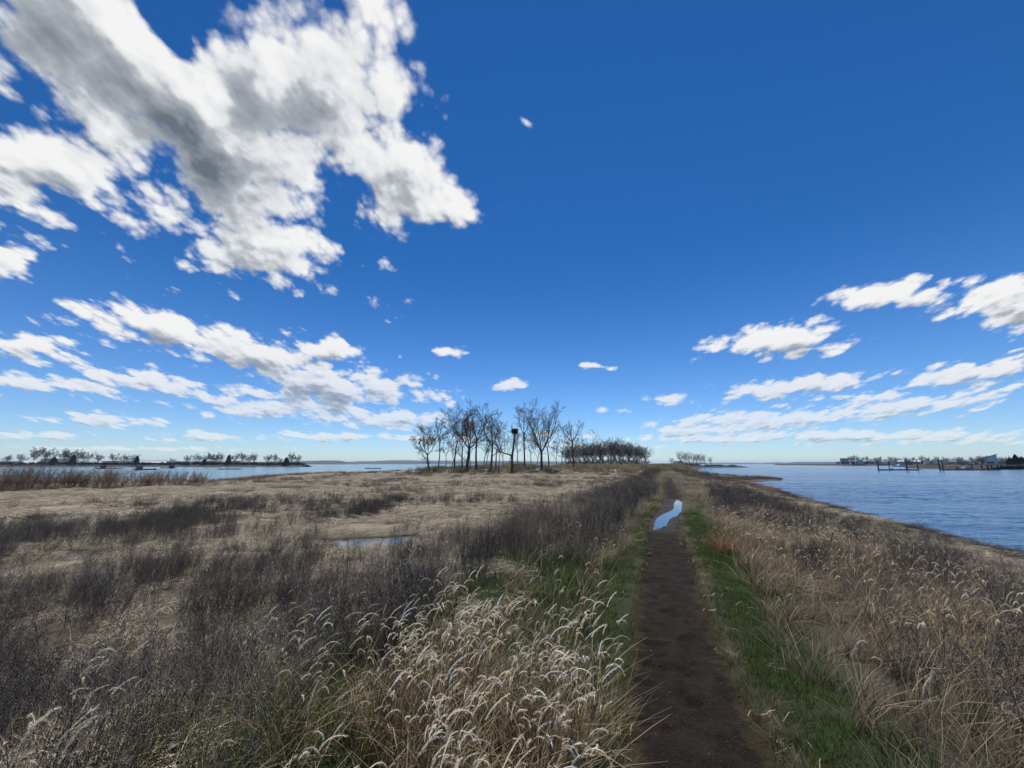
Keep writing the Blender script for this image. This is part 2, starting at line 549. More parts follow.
lee = N.ramp(N.m('SUBTRACT', sx.outputs[0], N.m('MULTIPLY', sx.outputs[1], .25)), -40, 20)      # left arm is sheltered, right arm wind-blown


def stretch(sx_, sy_, rot):
    mp = N.node('ShaderNodeMapping'); N.l.new(pos, mp.inputs[0])
    mp.inputs['Scale'].default_value = (sx_, sy_, 1); mp.inputs['Rotation'].default_value = (0, 0, rot)
    return mp.outputs[0]


w1 = N.noise(stretch(.5, 1.3, .15), .55, 4, .6)
w2 = N.noise(stretch(.6, 1.5, -.12), 2.4, 4, .6)
w3 = N.noise(stretch(.8, 1.2, .3), 8., 2, .5)
gust = N.noise(stretch(.25, 1.2, .06), .035, 4, .6)
hgt = N.m('ADD', N.m('ADD', N.m('MULTIPLY', w1, 1.0), N.m('MULTIPLY', w2, .42)), N.m('MULTIPLY', w3, .10))
amp = N.m('MULTIPLY', N.ramp(lee, 0, 1, .30, 1.), N.ramp(gust, .3, .7, .65, 1.25))
nrm = N.node('ShaderNodeBump')
N.put(nrm.inputs['Height'], hgt); N.put(nrm.inputs['Strength'], amp); nrm.inputs['Distance'].default_value = .22
body = N.mix(lee, (.03, .085, .125), (.009, .055, .14))
finish(N, bsdf(N, body, N.ramp(lee, 0, 1, .16, .15), nrm.outputs[0], IOR=1.33, Specular_IOR_Level=.38))
tag(link('water', wme, m), 'wind rippled blue water of the bay around the marsh', 'water', kind='structure')

# ---------------------------------------------------------------- far hills
MH = simple('distant_woods', (.026, .03, .032), .9, .5, .004)


def hills(px0, px1, depth, prof, label, seed, thick=500):
    n = 160
    pxs = np.linspace(px0, px1, n)
    xs = np.array([at_depth(p, depth) for p in pxs])
    hts = 1.25 * np.interp(pxs, [p[0] for p in prof], [p[1] for p in prof]) * depth / FPX * .98
    hts = hts * (1 + .25 * (fbm(xs, xs * 0, .004, 4, seed) - .5)) + depth / FPX * .5 * (fbm(xs, xs * 0, .02, 3, seed) - .5) * (hts > 3)
    rows = [(0, 0.), (.15, .55), (.4, .9), (.6, 1.), (1., .0)]
    V, k = [], len(rows)
    for a, b in rows:
        V.append(np.stack([xs * (1 + a * .1), np.full(n, depth + a * thick), -2 + (hts + 2) * b], -1))
    V = np.concatenate(V)
    i, j = np.meshgrid(np.arange(k - 1), np.arange(n - 1), indexing='ij')
    Q = np.stack([i * n + j, i * n + j + 1, (i + 1) * n + j + 1, (i + 1) * n + j], -1).reshape(-1, 4)
    tag(link('hills', np_mesh('hills', V, Q), MH), label, 'hills', kind='structure')


hills(240, 352, 3300, [(240, 1.8), (280, 2.6), (315, 3.2), (335, 3.0), (352, .3)], 'low blue wooded headland across the left bay', 1.)
hills(330, 640, 5200, [(330, .6), (345, 1.9), (380, 2.8), (395, 3.4), (420, 3.0), (480, 2.6), (560, 2.2), (640, 1.)], 'long far blue ridge behind the bare copse', 2.)
hills(-260, 300, 1500, [(-260, 3), (0, 2.8), (150, 3.0), (250, 2.2), (300, .8)], 'low dark wooded shore behind the houses across the left bay', 3., 200)
hills(660, 790, 5600, [(660, .6), (735, 1.2), (760, .9), (775, 1.5), (790, .9)], 'faint far shore low on the open horizon', 4.)
hills(780, 980, 4200, [(780, .5), (800, 1.8), (840, 1.9), (900, 1.7), (980, .6)], 'low far shore before the right bay houses', 5.)
hills(846, 1260, 1150, [(846, .5), (856, 2.8), (900, 3.0), (960, 3.4), (1040, 4.0), (1260, 4.)], 'wooded rise behind the houses across the right bay', 6., 150)

# ---------------------------------------------------------------- bare trees
BARK = simple('grey_bark', (.125, .105, .09), .9, .45, 1.2, .15)
BARK_D = simple('dark_bark', (.08, .067, .058), .9, .4, 1.2, .15)


def wobbly(p, d, L, n, wob, up, rs):
    P = [np.array(p, float)]
    d = np.array(d, float)
    for k in range(n):
        d = d + rs.normal(0, wob, 3) + np.array([0, 0, up])
        d /= np.linalg.norm(d)
        P.append(P[-1] + d * L / n)
    return np.array(P), d


def bare_tree(seed, h, r0=.2, fork=.38, leaders=3, spread=.55, lean=(0, 0), side=5, twig=.016, dens=1., bend=.10, low=0, levels=3):
    """meshes of trunk and crown of a leafless broad tree, base at the origin"""
    rs = np.random.default_rng(seed)
    tr, cr = MB(), MB()
    d0 = np.array([lean[0], lean[1], 1.]); d0 /= np.linalg.norm(d0)
    P, d = wobbly((0, 0, -.3), d0, h * fork + .3, 7, bend * .5, .04, rs)
    R = np.linspace(r0 * 1.15, r0 * .78, len(P)); R[0] *= 1.35
    tr.tube(P, R, 8)

    def twigs(P, R, lvl, L):
        if lvl > levels: return
        n = int(max(2, side * dens * (1.0 if lvl == 1 else .85)))
        for k in range(n):
            t = .14 + .86 * (k + rs.random()) / n
            f = t * (len(P) - 1); i0 = min(int(f), len(P) - 2); q = f - i0
            p = P[i0] * (1 - q) + P[i0 + 1] * q
            r = (R[i0] * (1 - q) + R[i0 + 1] * q)
            ax = P[i0 + 1] - P[i0]; ax /= np.linalg.norm(ax)
            a = rs.normal(0, 1, 3); a -= ax * a.dot(ax); a /= np.linalg.norm(a) + 1e-9
            g = rs.uniform(.45, .95)
            dd = ax * math.cos(g) + a * math.sin(g)
            if dd[2] < -.15: dd[2] *= -.3
            l = L * rs.uniform(.35, .7) * (1.15 - .55 * t)
            nn = 4 if lvl < 3 else 3
            Q, _ = wobbly(p, dd, l, nn, .16, .07, rs)
            rb = max(min(r * .62, r0 * .35), twig)
            RR = np.linspace(rb, max(twig * .75, rb * .3), nn + 1)
            cr.tube(Q, RR, 4 if lvl < 2 else 3)
            twigs(Q, RR, lvl + 1, l)

    tip, top_r = P[-1], R[-1]
    a0 = rs.uniform(0, 2 * PI)
    for k in range(leaders):
        th = a0 + k * 2 * PI / leaders + rs.normal(0, .25)
        g = spread * rs.uniform(.55, 1.15) * (1 if leaders > 1 else .3)
        dd = d * math.cos(g) + np.array([math.cos(th), math.sin(th), 0]) * math.sin(g)
        L = h * (1 - fork) * rs.uniform(.85, 1.12)
        Q, _ = wobbly(tip - d * .12, dd, L, 8, bend, .10, rs)
        s = h / max(Q[-1][2], .1)
        if Q[-1][2] > h: Q[:, 2] = tip[2] + (Q[:, 2] - tip[2]) * (h - tip[2]) / (Q[-1][2] - tip[2])
        RR = np.linspace(top_r * (.80 if leaders < 3 else .68), twig * 1.3, 9)
        cr.tube(Q, RR, 6)
        twigs(Q, RR, 1, L * .85)
    for k in range(low):
        f = rs.uniform(.45, .95); i0 = int(f * 6)
        th = rs.uniform(0, 2 * PI)
        Q, _ = wobbly(P[i0], (math.cos(th), math.sin(th), rs.uniform(.2, .8)), h * rs.uniform(.18, .32), 6, .15, .08, rs)
        RR = np.linspace(r0 * .34, twig, 7)
        cr.tube(Q, RR, 5)
        twigs(Q, RR, 2, h * .25)
    return tr.mesh('trunk', True, False), cr.mesh('crown', True, False)


def empty(name, loc, rz=0):
    o = bpy.data.objects.new(name, None)
    COL.objects.link(o)
    o.empty_display_size = .5
    o.location = loc
    o.rotation_euler = (0, 0, rz)
    return o


def plant_tree(meshes, x, y, label, group=None, rz=0., scale=1., name='bare_tree', m=None, cat='tree', sz=None):
    z = hz(x, y)
    root = tag(empty(name, (x, y, z), rz), label, cat, group)
    root.scale = (scale, scale, scale * (sz or 1))
    for n, me in zip(('trunk', 'crown'), meshes):
        if not me.materials: me.materials.append(m or BARK)
        o = bpy.data.objects.new(n, me)
        COL.objects.link(o); o.parent = root
    return root


# the copse on the knoll: pixel of the foot, top, depth, then its form
G = 'bare trees of the copse on the knoll'
COPSE = [
    (431, 424, 93, dict(r0=.20, fork=.40, leaders=4, spread=.85, lean=(-.42, 0), bend=.16, side=8, low=2), 'leaning bare tree at the water end of the copse, crown swept towards the bay'),
    (439, 415, 95, dict(r0=.13, fork=.5, leaders=2, spread=.4, side=6), 'slender straight bare tree next to the leaning one at the copse edge'),
    (454.5, 404, 101, dict(r0=.20, fork=.45, leaders=3, spread=.5, side=6), 'tall straight bare tree behind the thick forked tree, third from the bay end'),
    (462, 414, 98, dict(r0=.18, fork=.42, leaders=3, spread=.5, side=6), 'bare tree half hidden just beside the thick forked trunk'),
    (467, 402, 92, dict(r0=.33, fork=.36, leaders=4, spread=.62, side=7, low=2), 'thickest dark trunked tree of the copse with wide forked crown'),
    (476.5, 400, 95, dict(r0=.22, fork=.5, leaders=3, spread=.5, lean=(-.06, 0), side=6), 'tall bare tree with slightly bowed trunk beside the thickest tree'),
    (491, 411, 92, dict(r0=.24, fork=.45, leaders=3, spread=.5, side=7, low=1), 'straight bare tree with round twiggy top midway to the nest'),
    (495.5, 424, 96, dict(r0=.15, fork=.45, leaders=2, spread=.5, side=5), 'thinner shorter bare tree close beside the round topped one'),
    (498.5, 446, 85, dict(r0=.09, fork=.7, leaders=2, spread=.35, side=3), 'thin dead pole-like sapling in front of the copse brush'),
    (524.5, 399, 95, dict(r0=.19, fork=.55, leaders=3, spread=.5, side=5, low=1), 'tall slim bare tree just beyond the nest snag'),
    (541.5, 401, 92, dict(r0=.30, fork=.28, leaders=5, spread=.55, side=6), 'big vase shaped bare tree with several rising limbs'),
    (549, 424, 97, dict(r0=.16, fork=.5, leaders=2, spread=.4, side=5), 'slim bare tree tucked beside the vase shaped tree'),
    (574, 414, 98, dict(r0=.22, fork=.55, leaders=3, spread=.6, side=5, low=3), 'lone ragged bare tree between the copse and the dense grove'),
]
for k, (px, top, dep, kw, lab) in enumerate(COPSE):
    x = at_depth(px, dep)
    h = CAM_H + (464 - top) / FPX * dep * .98 - hz(x, dep)
    plant_tree(bare_tree(100 + k, h * .91, twig=.0165, **dict(kw, side=kw['side'] + 2, spread=kw['spread'] * 1.3)), x, dep, lab, G, m=BARK_D if k in (0, 4, 5) else BARK)
FILL = [(446, 432, 108, 'thin young tree behind the slender copse edge tree'), (451, 440, 112, 'low twiggy young tree far back in the bay end of the copse'),
        (471, 428, 110, 'young tree seen through the fork of the thickest tree'), (483, 424, 112, 'young tree in the gap beyond the bowed trunk'),
        (486, 440, 104, 'short young tree in the gap before the round topped tree'), (504, 436, 106, 'young tree just before the nest snag'),
        (508, 430, 112, 'thin young tree behind the low limb of the nest snag'), (518, 428, 110, 'young tree close behind the nest itself'),
        (531.5, 430, 108, 'young tree between slim tall tree and vase shaped tree'), (536, 438, 114, 'small young tree behind the foot of the vase shaped tree'),
        (557.5, 442, 112, 'short dark young tree past the vase shaped tree'), (562, 424, 116, 'spindly pale tree next to the lone ragged tree'),
        (567, 440, 104, 'low dark young tree at the foot of the lone ragged tree'), (585, 432, 120, 'thin spreading tree at the start of the dense grove')]
for k, (px, top, dep, lab) in enumerate(FILL):
    x = at_depth(px, dep)
    h = CAM_H + (464 - top) / FPX * dep * .98 - hz(x, dep)
    plant_tree(bare_tree(200 + k, h, r0=.10 + .01 * (k % 4), fork=.35, leaders=3, spread=.6, side=7, twig=.018, lean=(.22 * math.sin(k * 2.3), 0)), x, dep, lab, 'thin young trees filling the copse')

# the snag that carries the nest
dep = 90; x = at_depth(512, dep); z0 = hz(x, dep)
top = CAM_H + (464 - 435) / FPX * dep * .98 - z0
rs = np.random.default_rng(5)
tb = MB()
zf = top * .42
tb.tube([(0, 0, -.3), (.05, 0, .8), (.0, .1, zf * .6), (.05, 0, zf), (.35, .05, top * .7), (.55, 0, top * .9), (.62, 0, top + .25)],
        [.36, .29, .26, .25, .19, .16, .14], 8, cap=True)
cb = MB()
Q = np.array([(.02, 0, zf - .1), (-.9, .1, zf + .35), (-1.9, .2, zf + .55), (-2.9, .1, zf + 1.1), (-3.5, .1, zf + 2.2), (-3.9, 0, zf + 3.6), (-4.6, .1, zf + 4.6)])
cb.tube(Q, [.2, .18, .16, .13, .10, .07, .04], 6)
for (i0, dd, L) in ((2, (-.4, .3, .9), 2.4), (3, (.3, -.2, 1), 3.), (3, (-1, .1, .5), 2.2), (4, (.5, .2, 1), 2.5), (4, (-.9, -.2, .6), 2.3), (5, (.5, 0, 1), 1.8), (5, (-.3, .4, 1), 1.6), (1, (-.2, -.3, 1), 1.6)):
    B, _ = wobbly(Q[i0], np.array(dd) / np.linalg.norm(dd), L, 5, .16, .05, rs)
    cb.tube(B, np.linspace(.055, .02, 6), 4)
    for k in range(5):
        b2, _ = wobbly(B[rs.integers(1, 5)], rs.normal(0, 1, 3) * (1, 1, .6) + (0, 0, .6), L * .4, 3, .2, .05, rs)
        cb.tube(b2, np.linspace(.028, .017, 4), 3)
Q2 = np.array([(.1, 0, .9), (.7, .1, 1.5), (1.3, 0, 1.4), (1.9, .2, 1.6)])
cb.tube(Q2, [.1, .08, .06, .03], 5)
root = tag(empty('snag', (x, dep, z0)), 'broken topped dead snag with one crooked side limb, carrying the nest', 'dead tree')
link('trunk', tb.mesh('trunk', True, False), BARK_D, root)
link('limb', cb.mesh('limb', True, False), BARK_D, root)
nb = MB()
nz = z0 + top + .2
for k in range(520):
    th, t = rs.uniform(0, 2 * PI), rs.random()
    rad_ = (.28 + .42 * math.sin(min(1, t * 1.15) * PI * .62)) * (.55 + .5 * rs.random() ** .5)
    p = np.array([math.cos(th) * rad_, math.sin(th) * rad_, t * 1.15])
    dd = np.array([-math.sin(th), math.cos(th), 0]) + rs.normal(0, .45, 3) * (1, 1, .6)
    dd /= np.linalg.norm(dd); L = rs.uniform(.2, .45)
    nb.tube([p - dd * L, p + (0, 0, .02), p + dd * L], [.012, .022, .012], 3)
lz = [(0, .18), (.2, .42), (.55, .60), (.9, .62), (1.1, .5), (1.0, .2)]
V = []
for zz_, rr2 in lz:
    for k in range(12):
        a = k * PI / 6
        q = rr2 * (1 + .2 * math.sin(3 * a + zz_ * 7))
        V.append((q * math.cos(a), q * math.sin(a), zz_))
nb.add(V, [(a * 12 + b, a * 12 + (b + 1) % 12, a * 12 + 12 + (b + 1) % 12, a * 12 + 12 + b) for a in range(5) for b in range(12)])
nest = link('nest', nb.mesh('nest', True, False), simple('nest_sticks', (.035, .028, .024), .95, .4, 6), None)
nest.location = (x + .64, dep, nz)
tag(nest, 'bulky dark stick nest on top of the broken snag', 'nest')

# the dense grove beyond
PROTO = [bare_tree(300 + k, 13.5, r0=.2, fork=.24, leaders=5, spread=.42, side=7, twig=.027, low=7) for k in range(5)]
rs = np.random.default_rng(11)
gpx = np.linspace(566, 647, 38)
for k, px in enumerate(gpx):
    dep = 205 + rs.uniform(-14, 26)
    x = at_depth(px + rs.uniform(-1.2, 1.2), dep)
    topy = np.interp(px, [566, 580, 600, 615, 630, 640, 648], [447, 443, 441, 439, 441, 443.5, 447]) + rs.uniform(-1.5, 1.5)
    lab = 'bare tree standing in the dense grove past the copse'
    if k == 23: topy = 434.5; lab = 'tallest pale topped tree rising above the dense grove'
    if k == 37: lab = 'last bare tree at the path end of the dense grove'
    z = hz(x, dep)
    s = (CAM_H + (464 - topy) / FPX * dep * .98 - z) / 13.5
    plant_tree(PROTO[k % 5], x, dep, lab, 'trees of the dense grove', rs.uniform(0, 6.28), s * .90, m=BARK_D, sz=.88)

# islet trees
IS = [(672, 458.5, 'small lone tree at the near tip of the islet'), (681, 453.5, 'tallest bare tree on the islet beside the low house'), (686, 455, None), (690, 454, None), (693.5, 455, None), (697, 455.5, None),
      (700.5, 455.5, None), (704.5, 456, None), (711.5, 458, 'small last tree out at the far tip of the islet')]
for k, (px, topy, lab) in enumerate(IS):
    dep = 335 + (k % 3) * 3
    x = at_depth(px, dep)
    s = (CAM_H + (464 - topy) / FPX * dep * .98 - hz(x, dep)) / 13.5
    plant_tree(PROTO[k % 5], x, dep, lab or 'bare tree in the row along the islet crest', 'trees on the islet', k * 1.3, s, m=BARK_D)

# trees on the shore across the left bay
ROUND = [bare_tree(400 + k, 14, r0=.3, fork=.28, leaders=5, spread=.75, side=8, twig=.055, low=3) for k in range(4)]
for q in ROUND:
    for me in q: me.materials.append(BARK)


def fir(seed, h, r):
    """a dark evergreen: trunk and sprays of needles"""
    rs = np.random.default_rng(seed)
    t, c = MB(), MB()
    t.tube([(0, 0, -.3), (0, 0, h * .5), (0, 0, h)], [.22, .13, .03], 6)
    for k in range(520):
        f = rs.random() ** .8
        z = h * (.1 + .9 * f)
        L = r * (1 - f) ** .7 * rs.uniform(.35, 1.05) + .25
        a = rs.uniform(0, 2 * PI)
        d = np.array([math.cos(a), math.sin(a), rs.uniform(-.35, .15)])
        w = np.array([-math.sin(a), math.cos(a), .3])
        p = np.array([0, 0, z])
        P = np.array([p + d * L * s for s in (.25, .6, 1.)]) + rs.normal(0, .1, (3, 3))
        c.ribbon(P, [.12, .38, .05], w)
        c.ribbon(P + (0, 0, .1), [.1, .3, .04], np.array([0, 0, 1.]))
    return t.mesh('trunk', True, False), c.mesh('crown', True, False)


FIRM = simple('evergreen_needles', (.022, .035, .022), .9, .4, 2, .1)
FIRS = [fir(1, 11, 4.4), fir(2, 9, 5.2)]
for q in FIRS:
    q[0].materials.append(BARK_D); q[1].materials.append(FIRM)
LSH = [(8, 456), (20, 455), (33, 450), (44, 449), (64, 450.5), (69, 452.5), (77, 452), (84, 453), (97, 455), (113, 454.5), (124, 456), (130, 455), (171, 459), (187, 456),
       (197, 455.5), (204, 455), (209, 454), (215, 456), (220, 454.5), (234, 454), (241, 454), (249, 456), (254, 455), (268, 455), (274, 455), (280, 459), (291, 454.5), (298, 455.5)]
for k, (px, topy) in enumerate(LSH):
    dep = 466 + (k * 7) % 18
    x = at_depth(px, dep)
    s = (CAM_H + (464 - topy) / FPX * dep * .98 - hz(x, dep)) / 14
    plant_tree(ROUND[k % 4], x, dep, 'round crowned bare tree on the shore across the left bay', 'bare trees across the left bay', k * 1.7, s)
EV = [(53, 457, 1, 'broad dark evergreen clump before the big roof across the left bay'), (72, 455, 0, 'dark evergreen beside bare trees near the left bay thicket'), (136, 456, 0, 'dark evergreen standing alone mid shore across the left bay'),
      (228, 455, 0, 'tall dark evergreen among round crowned trees across the left bay'), (204, 459, 1, 'squat dark evergreen before the tree row across the left bay'),
      (286, 457.5, 1, 'small dark evergreen near the point of the left bay shore')]
for k, (px, topy, v, lab) in enumerate(EV):
    dep = 458
    x = at_depth(px, dep)
    s = (CAM_H + (464 - topy) / FPX * dep * .98 - hz(x, dep)) / (11, 9)[v]
    plant_tree(FIRS[v], x, dep, lab, 'evergreens across the left bay', k, s * 1.02, name='evergreen_tree')

# trees across the right bay and by the pier
rs = np.random.default_rng(21)
for k in range(46):
    px = 850 + k * 4.0 + rs.uniform(-1.6, 1.6)
    dep = (745 if px < 1000 else 730) + rs.uniform(0, 60)
    x = at_depth(px, dep)
    s = (5.2 + rs.uniform(-1.4, 2.0)) / FPX * dep / 14
    plant_tree(ROUND[k % 4], x, dep, 'brownish bare tree among houses across the right bay', 'bare trees across the right bay', k * 2.1, s)
PT = [(981, 457.5, 226), (985, 456.5, 232), (989, 458, 236), (1011, 456, 240), (1017, 454.5, 236), (1023, 455, 238), (1029, 454, 236), (1036, 455, 240)]
PL = ['first tree by the pier, low and dark at the water side', 'dark twiggy tree second from the end of the pier', 'dark tree close against the pale pier building', 'dark tree just past the pale pier building',
      'tall dark evergreen behind the pier past the pale building', None, None, None]
for k, (px, topy, dep) in enumerate(PT):
    x = at_depth(px, dep)
    ev = k >= 3
    s = (CAM_H + (464 - topy) / FPX * dep * .98 - hz(x, dep)) / (11 if ev else 14)
    plant_tree(FIRS[k % 2] if ev else ROUND[k % 4], x, dep, PL[k] or 'dark evergreen in the clump at the frame edge past the pier', 'trees behind the pier', k, s, name='evergreen_tree' if ev else 'bare_tree')

# ---------------------------------------------------------------- houses
WALLS = [simple('white_siding', (.72, .72, .7), .7, .1), simple('grey_siding', (.35, .38, .4), .7, .15), simple('tan_brick', (.42, .30, .22), .8, .2), simple('cream_siding', (.55, .50, .41), .7, .12)]
ROOFS = [simple('grey_shingle', (.16, .16, .17), .8, .25), simple('brown_shingle', (.17, .11, .085), .8, .25), simple('pale_metal_roof', (.34, .38, .43), .6, .1), simple('dark_shingle', (.06, .06, .065), .85, .25)]
GLASS = simple('dark_window_glass', (.03, .035, .045), .12, .2, 1, .6)
TRIM = simple('white_trim', (.7, .7, .68), .6, .1)


def house(x, y, rz, w, d, wall_h, roof_h, wm, rm, label, group, axis='x', chim=True, z=None, flat=False):
    z = hz(x, y) if z is None else z
    rz -= math.atan2(x, y); w *= .72; d *= .8
    root = tag(empty('house', (x, y, z), rz), label, 'house', group)
    b = MB(); b.box(-w / 2, w / 2, -d / 2, d / 2, -.6, wall_h)
    if not flat:
        if axis == 'x':
            for s in (-1, 1):
                b.add([(s * w / 2, -d / 2, wall_h), (s * w / 2, d / 2, wall_h), (s * w / 2, 0, wall_h + roof_h)], None, [(0, 1, 2)])
        else:
            for s in (-1, 1):
                b.add([(-w / 2, s * d / 2, wall_h), (w / 2, s * d / 2, wall_h), (0, s * d / 2, wall_h + roof_h)], None, [(0, 1, 2)])
    b.build('wall', wm, root)
    r = MB()
    if flat: r.box(-w / 2 - .2, w / 2 + .2, -d / 2 - .2, d / 2 + .2, wall_h + .003, wall_h + .35)
    else: r.gable(-w / 2, w / 2, -d / 2, d / 2, wall_h + .01, wall_h + .01 + roof_h, .5, .2, axis)
    ro = r.build('roof', rm, root)
    if chim:
        c = MB(); c.box(w * .2, w * .2 + .8, -.4, .4, wall_h + roof_h * .5, wall_h + roof_h + 1.)
        c.build('chimney', WALLS[2], ro)
    nfl = max(1, int(wall_h // 2.6))
    nw = max(2, int(w // 3.5))
    for f in range(nfl):
        for k in range(nw):
            xw = -w / 2 + w * (k + .5) / nw
            zw = .9 + f * 2.7
            if f == 0 and k == nw // 2:
                g = MB(); g.box(xw - .5, xw + .5, -d / 2 - .04, -d / 2 - .002, .05, 2.1); g.build('door', ROOFS[1], root)
                continue
            g = MB(); g.box(xw - .6, xw + .6, -d / 2 - .03, -d / 2 - .002, zw, zw + 1.3); wdw = g.build('window', TRIM, root)
            g = MB(); g.box(xw - .48, xw + .48, -d / 2 - .05, -d / 2 - .032, zw + .1, zw + 1.2); g.build('pane', GLASS, wdw)
    return root


GL = 'houses across the left bay'
for (px, dep, w, d, wh, rh, wi, ri, lab) in [
    (36, 474, 26, 14, 1.8, 2.9, 1, 2, 'low building with broad pale metal roof across the left bay near the thicket'),
    (56, 486, 34, 16, 3.2, 4.2, 1, 3, 'large dark roofed house between bare trees across the left bay'),
    (88, 480, 30, 10, 2.0, 1.6, 3, 2, 'long low pale roofed building past the large dark house'),
    (110, 476, 18, 10, 2.2, 1.6, 1, 3, 'small grey house with dark roof in the middle of the left bay shore'),
    (147, 474, 26, 10, 1.9, 1.8, 3, 2, 'pale roofed low shed behind the moored barge'),
    (158, 478, 22, 10, 2.0, 1.8, 0, 2, 'white low house right of the pale roofed shed'),
    (173, 476, 16, 9, 2.0, 1.8, 1, 3, 'dark grey cottage under the small bare tree across the left bay'),
    (213, 476, 24, 9, 2.3, 1.8, 1, 3, 'grey cottage under the row of round crowned trees across the left bay'),
    (240, 478, 26, 10, 2.4, 1.8, 3, 0, 'cream house beneath the last round crowns of the row'),
    (269, 466, 12, 8, 1.8, 1.6, 0, 3, 'small white house under twin round trees near the left point')]:
    house(at_depth(px, dep), dep, .05 * math.sin(px), w, d, wh, rh, WALLS[wi], ROOFS[ri], lab, GL, chim=(w < 20))
house(at_depth(678.5, 336), 336, .2, 9, 7, 1.9, 2.0, WALLS[1], ROOFS[3], 'low dark roofed house on the islet beside its tallest tree', None)
house(at_depth(691.5, 332), 332, 0, 16, 6, 1.4, 1.2, WALLS[2], ROOFS[3], 'long low dark shed under the islet tree row', None, chim=False)
GR = 'houses across the right bay'
rs = np.random.default_rng(4)
names = ['white', 'grey', 'tan brick', 'cream']; rn = ['grey', 'brown', 'pale', 'dark']
where = ['at the far tip of the right bay shore', 'just past the apartment block', 'over the first mooring pile', 'over the second mooring pile', 'above the first float', 'before the thick pile', 'above the thick mooring pile', 'in the gap between the two floats',
         'short of the paired piles', 'above the paired piles', 'past the paired piles', 'above the second float', 'above the small moored boat', 'near the pier trees', 'beside the pier trees', 'just before the pier building']
for k, px in enumerate([853, 861, 870, 877, 885, 893, 901, 909, 918, 927, 936, 945, 953, 961, 969, 976]):
    dep = 722 + rs.uniform(0, 14)
    wi, ri = (k * 3 + k // 5) % 4, (k * 2 + k // 3) % 4
    w = rs.uniform(8, 12.5)
    house(at_depth(px, dep), dep, rs.uniform(-.2, .2), w, 9, rs.uniform(3., 5.4), rs.uniform(2.2, 3.2), WALLS[wi], ROOFS[ri],
          f'{names[wi]} house with {rn[ri]} roof {where[k]}', GR, axis='xy'[k % 2])
house(at_depth(845, 760), 760, -.1, 16, 12, 10.5, 0, WALLS[1], ROOFS[0], 'pale block of flats at the far end of the right bay shore', None, flat=True, chim=False)

# ---------------------------------------------------------------- pier, piles, floats, boats
PILE = simple('tarred_pile', (.045, .038, .034), .8, .4, 3, .2)
DECK = simple('weathered_deck', (.17, .15, .13), .85, .3, 2)
FLOATM = simple('float_hull', (.09, .085, .08), .8, .3, 2)


def pile(px, dep, top, r, label):
    x = at_depth(px, dep)
    root = tag(empty('mooring_pile', (x, dep, WATER_Z)), label, 'pile', 'mooring piles in the right bay')
    b = MB(); r *= .72; b.tube([(0, 0, -3), (.02, 0, 1), (0, 0, top - .25)], [r * 1.05, r, r * .95], 10, cap=True); b.build('post', PILE, root, True)
    b = MB(); b.tube([(0, 0, top - .245), (0, 0, top - .1), (0, 0, top + .12)], [r * 1.12, r * 1.1, r * .2], 10, cap=True); b.build('cap', simple('pile_cap', (.12, .12, .12), .6), root)
    return root


DK = 182
PX = [(877.5, 460, .34, 'first thick pile at the outer corner of the first float'), (888.5, 460.8, .24, 'thin leaning pile behind the first float'), (906, 459.3, .40, 'thickest pile on the near edge of the first float'), (917, 460, .28, 'thin pile at the inner end of the first float'),
      (938.8, 459.2, .36, 'left one of the close pair of piles at the second float'), (942, 459.5, .32, 'right one of the close pair of piles at the second float')]
for px, topy, r, lab in PX:
    pile(px, DK + 1.2, (470 - topy) / FPX * DK, r, lab)


def dock(px0, px1, dep, label):
    x0, x1 = at_depth(px0, dep), at_depth(px1, dep)
    root = tag(empty('floating_dock', ((x0 + x1) / 2, dep, WATER_Z)), label, 'dock', 'floating docks in the right bay')
    L = (x1 - x0) / 2
    b = MB(); b.box(-L, L, -1.2, .6, .28, .45)
    for q in np.arange(-L, L, .6): b.box(q, q + .56, -1.22, .62, .453, .49)
    b.build('deck', DECK, root)
    b = MB()
    for q in np.arange(-L + .3, L - 1.5, 3.): b.box(q, q + 2.2, -1.1, .5, -.25, .277)
    b.build('float_hull', FLOATM, root)
    for q in (-L * .8, 0, L * .8):
        c = MB(); c.tube([(q - .25, -.9, .62), (q, -.9, .66), (q + .25, -.9, .62)], [.05, .07, .05], 6, cap=True); c.box(q - .06, q + .06, -.96, -.84, .49, .64); c.build('cleat', PILE, root)


dock(877, 919.5, DK, 'first floating dock held by four piles, farthest out')
dock(939, 998, DK, 'long second floating dock leading to the pier')


def hull(L, W, H, sheer=.25, n=13):
    b = MB(); V = []
    for k in range(n):
        t = k / (n - 1); x = -L / 2 + L * t
        w = W / 2 * (1 - max(0, (t - .55) / .45) ** 2.2) * (.82 + .18 * min(1, t * 4)); z = H * (1 + sheer * max(0, t - .4))
        V += [(x, -w, z), (x, -w * .8, H * .2), (x, -w * .25, -.25), (x, w * .25, -.25), (x, w * .8, H * .2), (x, w, z), (x, w * .86, z - .12), (x, -w * .86, z - .12)]
    Q = [(k * 8 + j, k * 8 + 8 + j, k * 8 + 8 + (j + 1) % 8, k * 8 + (j + 1) % 8) for k in range(n - 1) for j in range(8)]
    b.add(V, Q, [(0, j + 1, j) for j in range(1, 7)] + [((n - 1) * 8, (n - 1) * 8 + j, (n - 1) * 8 + j + 1) for j in range(1, 7)])
    return b


